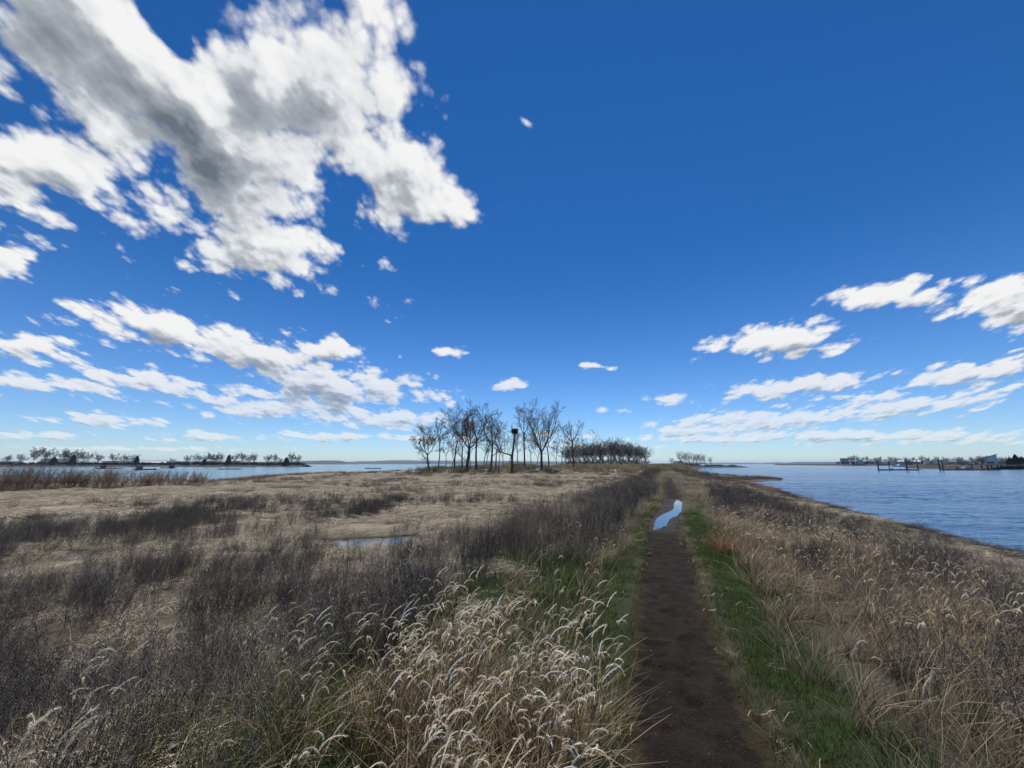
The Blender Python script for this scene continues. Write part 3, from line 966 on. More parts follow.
def boat(px, dep, L, W, H, hm, cm, label, cabin=(.0, .3, 1.4), rz=0., group=None, name='motor_boat'):
    root = tag(empty(name, (at_depth(px, dep), dep, WATER_Z), rz), label, 'boat', group)
    hull(L, W, H).build('hull', hm, root)
    if cabin:
        c0, cl, ch = cabin
        b = MB(); b.box(c0 * L, (c0 + cl) * L, -W * .34, W * .34, H * .7, H + ch * .86); cb_ = b.build('cabin', cm, root)
        b = MB(); b.box(c0 * L - .15, (c0 + cl) * L + .2, -W * .38, W * .38, H + ch * .862, H + ch); b.build('cabin_roof', cm, root)
        for s in (-1, 1):
            b = MB(); y0, y1 = sorted((s * (W * .34 + .004), s * (W * .34 + .03)))
            b.box((c0 + .03) * L, (c0 + cl - .03) * L, y0, y1, H + ch * .3, H + ch * .7); b.build('window', GLASS, root)
    b = MB(); b.box(-L / 2 - .35, -L / 2 - .01, -.2, .2, -.1, H * 1.15); b.box(-L / 2 - .45, -L / 2 + .05, -.26, .26, H * 1.155, H * 1.6); b.build('outboard_motor', PILE, root)
    return root


BW = simple('white_gelcoat', (.75, .75, .73), .35, .06, 2, .5)
BD = simple('dark_hull_paint', (.05, .055, .065), .6, .2, 2)
BO = simple('orange_hull_paint', (.5, .2, .07), .5, .1, 2)
boat(964, 190, 7.2, 2.4, .8, BO, BW, 'white and orange motor boat tied behind the second float', (-.1, .35, .9))
boat(947, 330, 6.5, 2.4, .9, BW, BW, 'small white boat moored beyond the paired piles', (-.05, .3, .9), .6)
boat(901, 430, 19, 4, 1.3, BW, BW, 'long white boat moored out beyond the first float', (-.2, .45, 1.3), .1)
boat(900, 186, 8, 2.6, .5, simple('tan_hull_paint', (.45, .38, .28), .6, .1), BW, 'low tan skiff tied behind the first float', None, 0., name='skiff')
boat(145.5, 196, 10, 2.8, .5, BD, BD, 'dark work boat with small wheelhouse moored in the left bay', (.18, .16, 1.3), math.pi, 'work boats moored in the left bay', name='work_boat')
boat(170, 270, 10, 2.8, .45, BD, BD, 'smaller dark work boat moored farther out in the left bay', (.05, .2, 1.5), 0, 'work boats moored in the left bay', name='work_boat')
boat(110, 250, 16, 3.2, .45, BD, BD, 'long low dark boat half behind the thicket tops', (-.3, .12, 1.4), 0, 'work boats moored in the left bay', name='work_boat')
boat(307, 400, 7, 2.6, .9, BD, BD, 'small dark boat off the point of the left bay shore', (-.1, .3, 1.3), .3, name='work_boat')


def raft(px0, px1, dep, label):
    x0, x1 = at_depth(px0, dep), at_depth(px1, dep); L = (x1 - x0) / 2
    root = tag(empty('raft', ((x0 + x1) / 2, dep, WATER_Z)), label, 'raft', 'rafts in the left bay')
    b = MB(); b.box(-L, L, -1.5, 1.5, .25, .42); b.build('deck', DECK, root)
    for y in (-1.1, 0, 1.1):
        b = MB(); b.tube([(-L, y, .02), (L, y, .02)], [.22, .22], 8, cap=True); b.build('pontoon', FLOATM, root)


raft(221, 240, 215, 'long low raft floating in the open left bay')
raft(366, 381, 250, 'dark low raft floating off the copse shore')

# pier building on posts
dep = 214
x0, x1 = at_depth(978, dep), at_depth(1060, dep)
root = tag(empty('pier', ((x0 + x1) / 2, dep, WATER_Z)), 'timber pier on dark posts in front of the pale building', 'pier')
L = (x1 - x0) / 2
b = MB(); b.box(-L, L, -4, 4, 2.35, 2.6); b.build('deck', DECK, root)
for q in np.linspace(-L + .5, L - .5, 9):
    for y in (-3.6, 3.6):
        b = MB(); b.tube([(q, y, -3), (q, y, 2.34)], [.28, .26], 8, cap=True); b.build('post', PILE, root)
b = MB(); b.box(-L, L, -3.95, -3.85, 3.5, 3.6)
for q in np.linspace(-L + .1, L - .1, 24): b.box(q - .05, q + .05, -3.94, -3.86, 2.603, 3.499)
b.build('railing', DECK, root)
bx0, bx1 = at_depth(993.5, 226), at_depth(1007, 226)
root = tag(empty('boathouse', ((bx0 + bx1) / 2, 230, .2)), 'large pale green grey boathouse with tall slanted wall behind the pier', 'boathouse')
root.rotation_euler.z = -.9
w = (bx1 - bx0) / 2 * .64; hb = (464 - 454.8) / FPX * 226 + 1.4
b = MB()
V = [(-w, -4, -.5), (w, -4, -.5), (w, 4, -.5), (-w, 4, -.5), (-w, -4, hb * .72), (w, -4, hb), (w, 4, hb), (-w, 4, hb * .72)]
b.add(V, [(0, 3, 2, 1), (4, 5, 6, 7), (0, 1, 5, 4), (1, 2, 6, 5), (2, 3, 7, 6), (3, 0, 4, 7)])
b.build('wall', simple('pale_boathouse_paint', (.72, .77, .73), .6, .08, .5), root)
b = MB(); a = hb * .28 / (2 * w)
V = [(-w - .3, -4.4, hb * .72 - .3 * a + .01), (w + .3, -4.4, hb + .3 * a + .01), (w + .3, 4.4, hb + .3 * a + .01), (-w - .3, 4.4, hb * .72 - .3 * a + .01)]
V += [(p, q, r + .22) for p, q, r in V]
b.add(V, [(3, 2, 1, 0), (4, 5, 6, 7), (0, 1, 5, 4), (1, 2, 6, 5), (2, 3, 7, 6), (3, 0, 4, 7)])
b.build('roof', ROOFS[0], root)
for k in range(3):
    b = MB(); q = -w + 1.2 + k * (2 * w - 2.4) / 2.6
    b.box(q - .6, q + .6, -4.03, -4.003, 1.6, 2.9); f = b.build('window', TRIM, root)
    b = MB(); b.box(q - .48, q + .48, -4.06, -4.033, 1.72, 2.78); b.build('pane', GLASS, f)

# a bleached wooden post by the thicket
x, y = gp(87.5, 489.5, MARSH_Z)
root = tag(empty('marker_post', (x, y, hz(x, y)), .2), 'bleached wooden marker post with a crossbar before the thicket', 'post')
b = MB(); b.tube([(0, 0, -.2), (.01, 0, .5), (0, 0, .72)], [.06, .055, .05], 6, cap=True); b.build('post', simple('bleached_wood', (.5, .46, .4), .8, .15, 5), root)
b = MB(); b.box(-.22, .22, -.085, -.058, .52, .62); b.build('crossbar', DECK, root)

# ---------------------------------------------------------------- plants as stuff: prototypes
PROTO_COLS = {}


def proto_collection(name, meshes, m):
    c = bpy.data.collections.new(name)
    for k, me in enumerate(meshes):
        me.materials.append(m)
        o = bpy.data.objects.new(f'{name}_clump', me)
        c.objects.link(o)
    PROTO_COLS[name] = c
    return c


_NG = {}


def scatter(name, label, cat, coll, P, scl, rz=None, tilt=.12, rng=RNG):
    n = len(P)
    me = bpy.data.meshes.new(name)
    me.vertices.add(n); me.vertices.foreach_set('co', np.asarray(P, np.float32).ravel())
    rot = rng.normal(0, tilt, (n, 3)); rot[:, 2] = rng.uniform(0, 2 * PI, n) if rz is None else rz
    a = me.attributes.new('rot', 'FLOAT_VECTOR', 'POINT'); a.data.foreach_set('vector', rot.astype(np.float32).ravel())
    s = np.asarray(scl, np.float32)
    if s.ndim == 1: s = np.repeat(s[:, None], 3, 1)
    a = me.attributes.new('scl', 'FLOAT_VECTOR', 'POINT'); a.data.foreach_set('vector', s.ravel())
    a = me.attributes.new('idx', 'INT', 'POINT'); a.data.foreach_set('value', rng.integers(0, 1000, n).astype(np.int32))
    o = tag(link(name, me), label, cat, kind='stuff')
    ng = _NG.get(coll.name)
    if ng is None:
        ng = bpy.data.node_groups.new('grow_' + coll.name, 'GeometryNodeTree')
        ng.interface.new_socket('Geometry', in_out='INPUT', socket_type='NodeSocketGeometry')
        ng.interface.new_socket('Geometry', in_out='OUTPUT', socket_type='NodeSocketGeometry')
        I, O = ng.nodes.new('NodeGroupInput'), ng.nodes.new('NodeGroupOutput')
        ip = ng.nodes.new('GeometryNodeInstanceOnPoints')
        ci = ng.nodes.new('GeometryNodeCollectionInfo')
        ci.inputs['Collection'].default_value = coll
        ci.inputs['Separate Children'].default_value = True
        ci.inputs['Reset Children'].default_value = True

        def attr(nm, typ):
            q = ng.nodes.new('GeometryNodeInputNamedAttribute'); q.data_type = typ; q.inputs['Name'].default_value = nm
            return q.outputs['Attribute']
        L_ = ng.links.new
        L_(I.outputs[0], ip.inputs['Points']); L_(ci.outputs[0], ip.inputs['Instance'])
        ip.inputs['Pick Instance'].default_value = True
        L_(attr('idx', 'INT'), ip.inputs['Instance Index'])
        e = ng.nodes.new('FunctionNodeEulerToRotation'); L_(attr('rot', 'FLOAT_VECTOR'), e.inputs[0]); L_(e.outputs[0], ip.inputs['Rotation'])
        L_(attr('scl', 'FLOAT_VECTOR'), ip.inputs['Scale'])
        L_(ip.outputs[0], O.inputs[0])
        _NG[coll.name] = ng
    md = o.modifiers.new('grow', 'NODES'); md.node_group = ng
    return o


def blade(b, rs, base, h, lean_dir, lean, w, c0, c1, n=5, curl=1.0):
    """one arching blade or stalk as a ribbon"""
    t = np.linspace(0, 1, n)
    d = np.array([math.cos(lean_dir), math.sin(lean_dir), 0])
    P = base + d * (lean * h * t ** (1.6 * curl))[:, None] + np.array([0, 0, 1.]) * (h * (t - .35 * lean * t ** 2.2))[:, None]
    P = P + rs.normal(0, .012 * h, (n, 3)) * t[:, None]
    a = rs.uniform(0, PI)
    side = np.array([math.cos(a), math.sin(a), 0])
    W = w * (1 - t ** 2 * .85)
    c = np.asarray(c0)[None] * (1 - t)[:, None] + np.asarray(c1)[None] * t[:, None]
    b.ribbon(P, W, side, c)
    return P


def jit(rs, c, v=.2):
    return np.clip(np.asarray(c) * (1 + rs.normal(0, v)) * (1 + rs.normal(0, .02, 3)), .004, .9)


def grass_clump(seed, n, h, rad, c0, c1, w=.0022, lean=(.15, .7), wind=None, flat=0.):
    rs = np.random.default_rng(seed); b = MB()
    for k in range(n):
        th, q = rs.uniform(0, 2 * PI), rad * math.sqrt(rs.random())
        hh = h * rs.uniform(.45, 1.1)
        ld = th + rs.normal(0, .7) if wind is None or rs.random() < .35 else wind + rs.normal(0, .6)
        blade(b, rs, np.array([q * math.cos(th), q * math.sin(th), -.03]), hh, ld, rs.uniform(*lean), w * rs.uniform(.7, 1.4), jit(rs, c0), jit(rs, c1))
    return b.mesh('clump')


def mat_clump(seed, n, rad, c0, c1, L=(.15, .5), zmax=.09, w=.0025, wind=None):
    """flattened straw lying criss-cross"""
    rs = np.random.default_rng(seed); b = MB()
    for k in range(n):
        th, q = rs.uniform(0, 2 * PI), rad * math.sqrt(rs.random())
        a = rs.uniform(0, 2 * PI) if wind is None or rs.random() < .35 else wind + rs.normal(0, .45)
        l = rs.uniform(*L)
        t = np.linspace(-.5, .5, 4)
        P = np.array([q * math.cos(th), q * math.sin(th), 0]) + np.outer(t * l, [math.cos(a), math.sin(a), 0])
        z = rs.uniform(.0, zmax)
        P[:, 2] = z + t * rs.normal(0, .12) * l + .06 * l * (1 - 4 * t * t) - .01
        c = jit(rs, np.asarray(c0) + (np.asarray(c1) - c0) * rs.random(), .18)
        b.ribbon(P + rs.normal(0, .006, (4, 3)), w * rs.uniform(.7, 1.5) * np.array([.6, 1, 1, .5]), np.array([-math.sin(a), math.cos(a), rs.normal(0, .5)]), c)
    return b.mesh('clump')


def weed_clump(seed, stems, h, rad, c, twig=5, r=.0022, sub=3, seedheads=False, wind=.0, spread=.25):
    """dead branching weeds: stiff stems with fine side twigs"""
    rs = np.random.default_rng(seed); b = MB()
    for k in range(stems):
        th, q = rs.uniform(0, 2 * PI), rad * math.sqrt(rs.random())
        hh = h * rs.uniform(.55, 1.12)
        d = np.array([rs.normal(wind, spread), rs.normal(0, spread), 1.]); d /= np.linalg.norm(d)
        P, _ = wobbly((q * math.cos(th), q * math.sin(th), -.04), d, hh, 5, .07, .03, rs)
        cc = jit(rs, c, .25)
        b.tube(P, np.linspace(r * 1.3, r * .6, 6), 3, cc)
        for j in range(twig):
            t = .25 + .75 * (j + rs.random()) / twig
            f = t * 5; i0 = min(4, int(f)); p = P[i0] + (P[i0 + 1] - P[i0]) * (f - i0)
            a = rs.uniform(0, 2 * PI)
            dd = np.array([math.cos(a) * .7, math.sin(a) * .7, rs.uniform(.4, 1.1)]); dd /= np.linalg.norm(dd)
            l = hh * rs.uniform(.12, .34) * (1.2 - .6 * t)
            Q, _ = wobbly(p, dd, l, 3, .14, .06, rs)
            b.tube(Q, np.linspace(r * .75, r * .4, 4), 3, cc * rs.uniform(.85, 1.15))
            for s in range(sub):
                a = rs.uniform(0, 2 * PI)
                e = np.array([math.cos(a) * .7, math.sin(a) * .7, rs.uniform(.2, 1.)])
                p2 = Q[rs.integers(1, 4)]
                q2 = p2 + e / np.linalg.norm(e) * l * rs.uniform(.2, .5)
                b.tube([p2, (p2 + q2) / 2 + rs.normal(0, .004, 3), q2], [r * .5, r * .42, r * .34], 3, cc * rs.uniform(.9, 1.25))
                if seedheads and rs.random() < .6:
                    b.tube([q2, q2 + (0, 0, .008), q2 + (0, 0, .016)], [r * .5, r * 1.8, r * .4], 3, cc * 1.5)
    return b.mesh('clump')


def foxtail_clump(seed, stalks, leaves, h, rad, plume=(.05, .14), wind=0., pale=(.76, .68, .55)):
    """tall dry grass whose pale bristly heads arch over with the wind"""
    rs = np.random.default_rng(seed); b = MB()
    for k in range(leaves):
        th, q = rs.uniform(0, 2 * PI), rad * math.sqrt(rs.random())
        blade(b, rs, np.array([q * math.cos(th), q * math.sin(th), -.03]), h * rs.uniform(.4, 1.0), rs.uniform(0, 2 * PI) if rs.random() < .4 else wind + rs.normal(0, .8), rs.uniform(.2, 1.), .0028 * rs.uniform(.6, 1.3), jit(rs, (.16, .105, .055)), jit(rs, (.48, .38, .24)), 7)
    for k in range(stalks):
        th, q = rs.uniform(0, 2 * PI), rad * math.sqrt(rs.random())
        hh = h * rs.uniform(.62, 1.06)
        ld = wind + rs.normal(0, .55)
        d = np.array([math.cos(ld), math.sin(ld), 0])
        base = np.array([q * math.cos(th), q * math.sin(th), -.03])
        t = np.linspace(0, 1, 6)
        ln = rs.uniform(.08, .28)
        P = base + d * (ln * hh * t ** 2)[:, None] + np.array([0, 0, 1.]) * (hh * t)[:, None] + rs.normal(0, .006, (6, 3)) * t[:, None]
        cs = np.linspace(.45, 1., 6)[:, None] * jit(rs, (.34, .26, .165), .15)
        b.tube(P, np.linspace(.0018, .0011, 6), 3, cs)
        L = rs.uniform(*plume); m_ = 9
        e0 = math.atan2(1., ln * 2); turn = rs.uniform(.5, 2.7)
        pts = [P[-1]]
        for i2 in range(m_ - 1):
            e = e0 - turn * ((i2 + .5) / (m_ - 1)) ** .8
            pts.append(pts[-1] + (d * math.cos(e) + np.array([0, 0, 1.]) * math.sin(e)) * L / (m_ - 1))
        pts = np.array(pts)
        fat = rs.uniform(.0011, .0023)
        cp = jit(rs, pale, .25)
        b.tube(pts, fat * np.array([.3, .75, 1, 1, .95, .85, .7, .5, .15]), 5, cp)
        for i2 in range(80):                                             # bristles
            f = rs.random() * (m_ - 1.01); i0 = int(f)
            p = pts[i0] + (pts[i0 + 1] - pts[i0]) * (f - i0)
            ax = pts[i0 + 1] - pts[i0]; ax /= np.linalg.norm(ax)
            o_ = rs.normal(0, 1, 3); o_ -= ax * o_.dot(ax); o_ /= np.linalg.norm(o_) + 1e-9
            e = p + (o_ * .8 + ax * .9) * rs.uniform(.005, .014)
            s_ = np.cross(ax, o_) * .0007
            b.add([p - s_, p + s_, e], None, [(0, 1, 2)], cp * 1.1)
    return b.mesh('clump')


if DO_VEG:
    M_DRY = plant_mat('dry_grass', .40, .5, tint=((.78, .74, .68), .8))
    M_GREEN = plant_mat('green_grass', .40, .5, tint=((1.5, 1.1, .6), .5))
    M_WEED = plant_mat('dead_weeds', 0, .9, tint=((1.2, 1.0, .84), .5), spec=.15)
    M_FOX = plant_mat('plume_grass', .42, .25, .6)
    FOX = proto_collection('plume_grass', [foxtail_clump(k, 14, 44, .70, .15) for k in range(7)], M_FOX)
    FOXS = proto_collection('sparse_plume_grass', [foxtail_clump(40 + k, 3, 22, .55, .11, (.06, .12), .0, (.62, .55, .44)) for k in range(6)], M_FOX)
    TURF = proto_collection('turf', [grass_clump(k, 60, .11, .13, (.02, .042, .011), (.07, .13, .034), .0018) for k in range(5)], M_GREEN)
    OLIVE = proto_collection('worn_turf', [grass_clump(20 + k, 45, .06, .13, (.05, .045, .02), (.13, .115, .05), .0016, (.4, 1.)) for k in range(4)], M_GREEN)
    TALLG = proto_collection('tall_green', [grass_clump(k + 50, 34, .34, .12, (.024, .046, .013), (.09, .15, .042), .0026, (.2, .8)) for k in range(5)], M_GREEN)
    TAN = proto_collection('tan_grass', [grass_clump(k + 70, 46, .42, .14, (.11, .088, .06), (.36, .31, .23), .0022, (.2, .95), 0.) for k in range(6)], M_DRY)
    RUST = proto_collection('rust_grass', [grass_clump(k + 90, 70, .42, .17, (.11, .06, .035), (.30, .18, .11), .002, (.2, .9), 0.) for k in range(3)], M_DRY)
    MAT = proto_collection('matted_straw', [mat_clump(k, 120, .32, (.14, .12, .09), (.48, .44, .36), (.08, .32), .08, .0019, wind=.3) for k in range(6)], M_DRY)
    WEED = proto_collection('dead_weed', [weed_clump(k, 11, .62, .2, (.082, .076, .071), 8, .0021, 3, True, .12) for k in range(7)], M_WEED)
    GLINT = proto_collection('pale_blade', [grass_clump(k + 150, 9, .42, .22, (.26, .23, .18), (.66, .62, .53), .0026, (.3, 1.1), 0.) for k in range(5)], M_DRY)  # pale blade colour stands in for sun twinkles on the weeds
    STIFF = proto_collection('stiff_weed', [weed_clump(30 + k, 12, .85, .2, (.17, .147, .123), 6, .0023, 2, False, .06, .12) for k in range(6)], M_WEED)
    STALK = proto_collection('tall_stalk', [weed_clump(60 + k, 1, 1.25, .01, (.085, .072, .06), 11, .0038, 3, True, .1, .14) for k in range(5)], M_WEED)
    FARW = proto_collection('far_weed', [weed_clump(80 + k, 16, .6, .45, (.145, .125, .103), 5, .0055, 2, False, .1) for k in range(5)], M_WEED)
    FART = proto_collection('far_tan', [grass_clump(k + 110, 80, .34, .5, (.12, .095, .065), (.36, .31, .225), .0055, (.3, 1.), 0.) for k in range(5)], M_DRY)
    FARM = proto_collection('far_mat', [mat_clump(k + 20, 110, .8, (.16, .135, .10), (.46, .415, .335), (.3, .8), .10, .006, .3) for k in range(5)], M_DRY)
    OLB = proto_collection('olive_brush', [weed_clump(95 + k, 30, 1.2, .8, (.30, .26, .16), 7, .010, 2, False, 0., .3) for k in range(5)], M_WEED)
    WRACK = proto_collection('wrack', [mat_clump(k + 40, 130, .5, (.02, .017, .013), (.07, .055, .04), (.08, .35), .10, .004, .3) for k in range(4)], M_DRY)
    FRUST = proto_collection('far_rust', [grass_clump(k + 130, 80, .5, .5, (.12, .07, .045), (.27, .18, .12), .0055, (.2, .8), 0.) for k in range(4)], M_DRY)
    LITTER = proto_collection('straw_litter', [mat_clump(k + 60, 5, .12, (.3, .24, .15), (.62, .52, .36), (.05, .16), .012, .0018) for k in range(5)], M_DRY)

    def cloud_pts(x0, x1, y0, y1, dens, keep, rng=RNG, aim=1.62, z=True):
        n = int((x1 - x0) * (y1 - y0) * dens)
        x, y = rng.uniform(x0, x1, n), rng.uniform(y0, y1, n)
        ok = (np.abs(x) < np.maximum(y, 0) * aim + 1.6) & (y > -.6) & (np.hypot(x, y) > 1.05)
        x, y = x[ok], y[ok]
        p = keep(x, y)
        ok = rng.random(len(x)) < p
        x, y = x[ok], y[ok]
        zz_ = height(x, y)
        ok = zz_ > WATER_Z + .04
        for poly in POOLS: ok &= sdist(x, y, poly) < -.12
        ok &= sdist(x, y, PUDDLE) < -.12
        x, y, zz_ = x[ok], y[ok], zz_[ok]
        return np.stack([x, y, zz_], -1)

    def R(x, y): return off_path(x, y)
    U = lambda n, a, b: RNG.uniform(a, b, n)
    SHORT = lambda P: 1 - .5 * sstep(3.2, 6., off_path(P[:, 0], P[:, 1])) * (P[:, 1] < 60)
    WIND = lambda n, s=.6: RNG.normal(0., s, n)

    # --- plume grass left of the path, close to the camera
    def k_fox(x, y):
        r = R(x, y)
        core = sstep(-.42, -.24, x / np.maximum(y, .6) + .25 * (fbm(x, y, 1.1, 3, 60.) - .5)) * (1 - sstep(-.72, -.5, r)) * (1 - sstep(2.9, 4.1, y + 1.2 * (fbm(x, y, .9, 2, 61.) - .5)))
        stray = .035 * (x / np.maximum(y, .6) < -.35) * (R(x, y) > -4.2) * (y < 4.2)
        return np.maximum(core * sstep(.30, .46, fbm(x, y, 1.4, 3, 62.)), stray)
    P = cloud_pts(-4, 3, .8, 7, 28, k_fox); scatter('plume_grass', 'tall dry grass with pale arching bristly heads beside the path', 'grass', FOX, P, U(len(P), .75, 1.1), WIND(len(P), .45), .08)

    def k_foxs(x, y):
        r = R(x, y)
        left = sstep(-4.2, -3., r) * (1 - sstep(-.75, -.6, r)) * (1 - sstep(6, 10, y)) * (.05 + .30 * sstep(-2., -1.4, r)) + .05 * sstep(-2, -3, r) * (1 - sstep(9, 13, y)) * sstep(.45, .6, fbm(x, y, .7, 3, 64.))
        right = sstep(.8, 1.2, r) * (1 - sstep(4., 6.5, r)) * (1 - sstep(8, 14, y)) * sstep(.30, .5, fbm(x, y, .8, 3, 63.)) * .9
        return left + right
    P = cloud_pts(-9, 12, .6, 14, 17, k_foxs); scatter('drooping_grass', 'thin scattered dry grass with small drooping heads', 'grass', FOXS, P, SHORT(P) * U(len(P), .7, 1.15), WIND(len(P), .6), .12)

    # --- green turf by the path
    def k_turf(x, y):
        r = R(x, y)
        lf = sstep(-1.0, -.75, r) * (1 - sstep(-.55, -.42, r)) * .75 * (1 - sstep(12, 22, y))
        rt = sstep(.42, .62, r) * (1 - sstep(.62, .95, r - .55 * sstep(2., 6., y) + .7 * (fbm(x, y, 1.3, 2, 66.) - .5))) * (1 - sstep(9, 16, y))
        bed = sstep(-3.2, -2.4, r) * (1 - sstep(-.8, -.6, r)) * (1 - sstep(5, 9, y)) * .75
        return np.maximum(np.maximum(lf, rt), bed)
    P = cloud_pts(-6, 8, .5, 20, 120, k_turf); scatter('green_turf', 'short dark green grass along both edges of the path', 'grass', TURF, P, U(len(P), .6, 1.2))

    def k_olive(x, y):
        r = R(x, y)
        return (np.exp(-((r + .50) / .17) ** 2) + np.exp(-((r - .55) / .2) ** 2)) * (1 - sstep(30, 40, y)) + .8 * sstep(38, 46, y) * np.exp(-(r / .8) ** 2)
    P = cloud_pts(-2, 24, .5, 56, 110, k_olive); scatter('worn_turf', 'thin trampled olive turf fringing the mud path', 'grass', OLIVE, P, U(len(P), .6, 1.25))

    def k_tall(x, y):
        r = R(x, y); n = fbm(x, y, .8, 3, 68.)
        lf = sstep(-3.4, -2.6, r) * (1 - sstep(-.85, -.7, r)) * sstep(.42, .56, n) * (1 - sstep(7, 12, y))
        rt = sstep(.95, 1.2, r) * (1 - sstep(2.0, 3.2, r)) * sstep(.5, .62, n) * (1 - sstep(8, 13, y)) * .6
        return (lf + rt) * .8 + .8 * sstep(-4.2, -3.2, r) * (r < -1.6) * (y < 4.) * sstep(.40, .5, n)
    P = cloud_pts(-6, 9, .6, 13, 16, k_tall); scatter('tall_green_grass', 'longer fresh green grass under the plume grass', 'grass', TALLG, P, U(len(P), .7, 1.2))

    def k_edge(x, y):
        r = R(x, y)
        return (np.exp(-((r + .42) / .07) ** 2) + np.exp(-((r - .44) / .08) ** 2)) * sstep(.4, .6, fbm(x, y, 1.6, 2, 69.)) * (1 - sstep(20, 30, y))
    P = cloud_pts(-1, 14, 1.2, 30, 60, k_edge); scatter('verge_grass', 'ragged dry tufts leaning in over the edges of the mud path', 'grass', TAN, P, U(len(P), .2, .5), None, .3)

    # --- tan grass, right slope and far bank
    def k_tan(x, y):
        r = R(x, y); n = fbm(x, y, .55, 4, 70.)
        rt = sstep(.75, 1.1, r - .3 * sstep(2., 6., y) + .5 * (fbm(x, y, 1.2, 2, 71.) - .5)) * (1 - .4 * sstep(5, 7, r)) * (1 - sstep(8.2, 9.6, r)) * (.75 + .25 * sstep(.4, .6, n))
        lf = sstep(-4.2, -2.4, r) * (1 - sstep(-.7, -.5, r)) * sstep(5, 9, y) * .5
        lf2 = sstep(-7, -4, r) * (1 - sstep(-2.5, -1.5, r)) * sstep(.45, .6, n) * .6
        return np.maximum(np.maximum(rt, lf), lf2)
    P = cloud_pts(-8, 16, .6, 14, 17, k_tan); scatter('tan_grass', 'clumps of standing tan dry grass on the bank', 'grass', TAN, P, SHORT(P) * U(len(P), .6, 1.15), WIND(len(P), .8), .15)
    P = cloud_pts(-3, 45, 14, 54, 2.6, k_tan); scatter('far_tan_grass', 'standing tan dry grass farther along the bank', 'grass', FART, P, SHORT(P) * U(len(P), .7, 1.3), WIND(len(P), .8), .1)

    k_end = lambda x, y: (np.abs(R(x, y)) < 2.2) * sstep(44, 49, y) * .9
    P = cloud_pts(12, 50, 43, 100, 3., k_end); scatter('bank_grass', 'dry grass closing over the far end of the footpath', 'grass', FART, P, U(len(P), .4, .9), None, .1)

    gx, gy = gp(723, 553)
    P = np.array([[gx + a, gy + b, hz(gx + a, gy + b)] for a, b in RNG.normal(0, .22, (9, 2))]); scatter('rust_grass', 'rust brown dead grass tussock on the right edge of the path', 'grass', RUST, P, U(len(P), .8, 1.25), WIND(len(P), .5), .1)

    # --- matted straw
    def k_mat(x, y):
        r = R(x, y)
        rt = sstep(1.5, 2.8, r + .8 * (fbm(x, y, .9, 2, 73.) - .5)) * (.5 + .4 * sstep(3.5, 5.5, r)) * sstep(1.3, 2.2, sdist(x, y, MAIN))
        lf = sstep(2.2, 4., -r) * (1 - .75 * dark_zone(x, y))
        return np.maximum(np.maximum(rt, lf) * sstep(.25, .45, fbm(x, y, .7, 3, 72.)), .8 * sstep(.53, .60, fbm(x, y, .8, 3, 74.)) * (r < -1.8) * (y < 9)) * (1 - sstep(46, 50, y) * (r > 5))
    P = cloud_pts(-26, 20, .6, 17, 10, k_mat); scatter('matted_straw', 'flattened pale straw lying over the marsh and bank', 'straw', MAT, P, U(len(P), .8, 1.4), WIND(len(P), .8), .06)
    P = cloud_pts(-75, 45, 17, 92, 1.1, k_mat); scatter('far_matted_straw', 'flattened pale straw of the open marsh beyond the pool', 'straw', FARM, P, U(len(P), .8, 1.5), WIND(len(P), .8), .04)

    # --- dead dark weeds
    def k_weed(x, y):
        r = R(x, y); n = fbm(x, y, .6, 4, 75.)
        lf = sstep(2.0, 3.0, -r + .8 * (n - .5)) * dark_zone(x, y) * (.14 + .86 * sstep(.43, .57, n)) * (1 - .6 * (1 - sstep(2.6, 3.8, y)) * (r > -4))
        rt = sstep(1.4, 2.2, r) * (1 - sstep(7., 9.2, r)) * sstep(.36, .52, n) * .65
        lf3 = sstep(-3., -1.4, r) * (1 - sstep(-1.1, -.7, r)) * sstep(4.5, 7, y) * .25
        return np.maximum(np.maximum(lf, rt), lf3)
    P = cloud_pts(-36, 20, .8, 26, 17, k_weed); P = P[np.hypot(P[:, 0], P[:, 1]) > 2.3]; scatter('dead_weeds', 'dense tangle of dark grey dead weeds covering the near marsh', 'weeds', WEED, P, SHORT(P) * U(len(P), .55, 1.1) * (.55 + .9 * fbm(P[:, 0], P[:, 1], .7, 3, 76.)), WIND(len(P), .9), .14)
    P = cloud_pts(-80, 45, 26, 95, 2.4, k_weed); scatter('far_dead_weeds', 'low brown dead weeds in patches over the far marsh', 'weeds', FARW, P, U(len(P), .45, .95), None, .1)

    P = cloud_pts(-22, 14, 1.6, 18, 5, k_weed); scatter('pale_blades', 'stray dry blades coloured pale to imitate sun glints among the dead weeds', 'grass', GLINT, P, SHORT(P) * U(len(P), .6, 1.25), WIND(len(P), .9), .2)

    def k_stiff(x, y):
        r = R(x, y); n = fbm(x, y, .5, 3, 77.)
        lf = sstep(-4.6, -3.6, r) * (1 - sstep(-1.3, -.95, r)) * sstep(5.2, 7.5, y - .35 * (r + 1)) * (.2 + .5 * sstep(.40, .55, n))
        lf0 = sstep(-3.6, -3.0, r) * (1 - sstep(-2.5, -2.1, r)) * sstep(.45, .55, n) * (y < 8) * .8
        rt = sstep(1.6, 2.4, r) * (1 - sstep(5, 7.5, r)) * sstep(.42, .6, n) * sstep(4, 8, y) * .45
        return np.maximum(np.maximum(lf, rt), lf0)
    P = cloud_pts(-6, 18, 1, 22, 9, k_stiff); scatter('stiff_weeds', 'upright grey brown weed stems along the flank of the bank', 'weeds', STIFF, P, SHORT(P) * U(len(P), .6, 1.1), WIND(len(P), .9), .08)
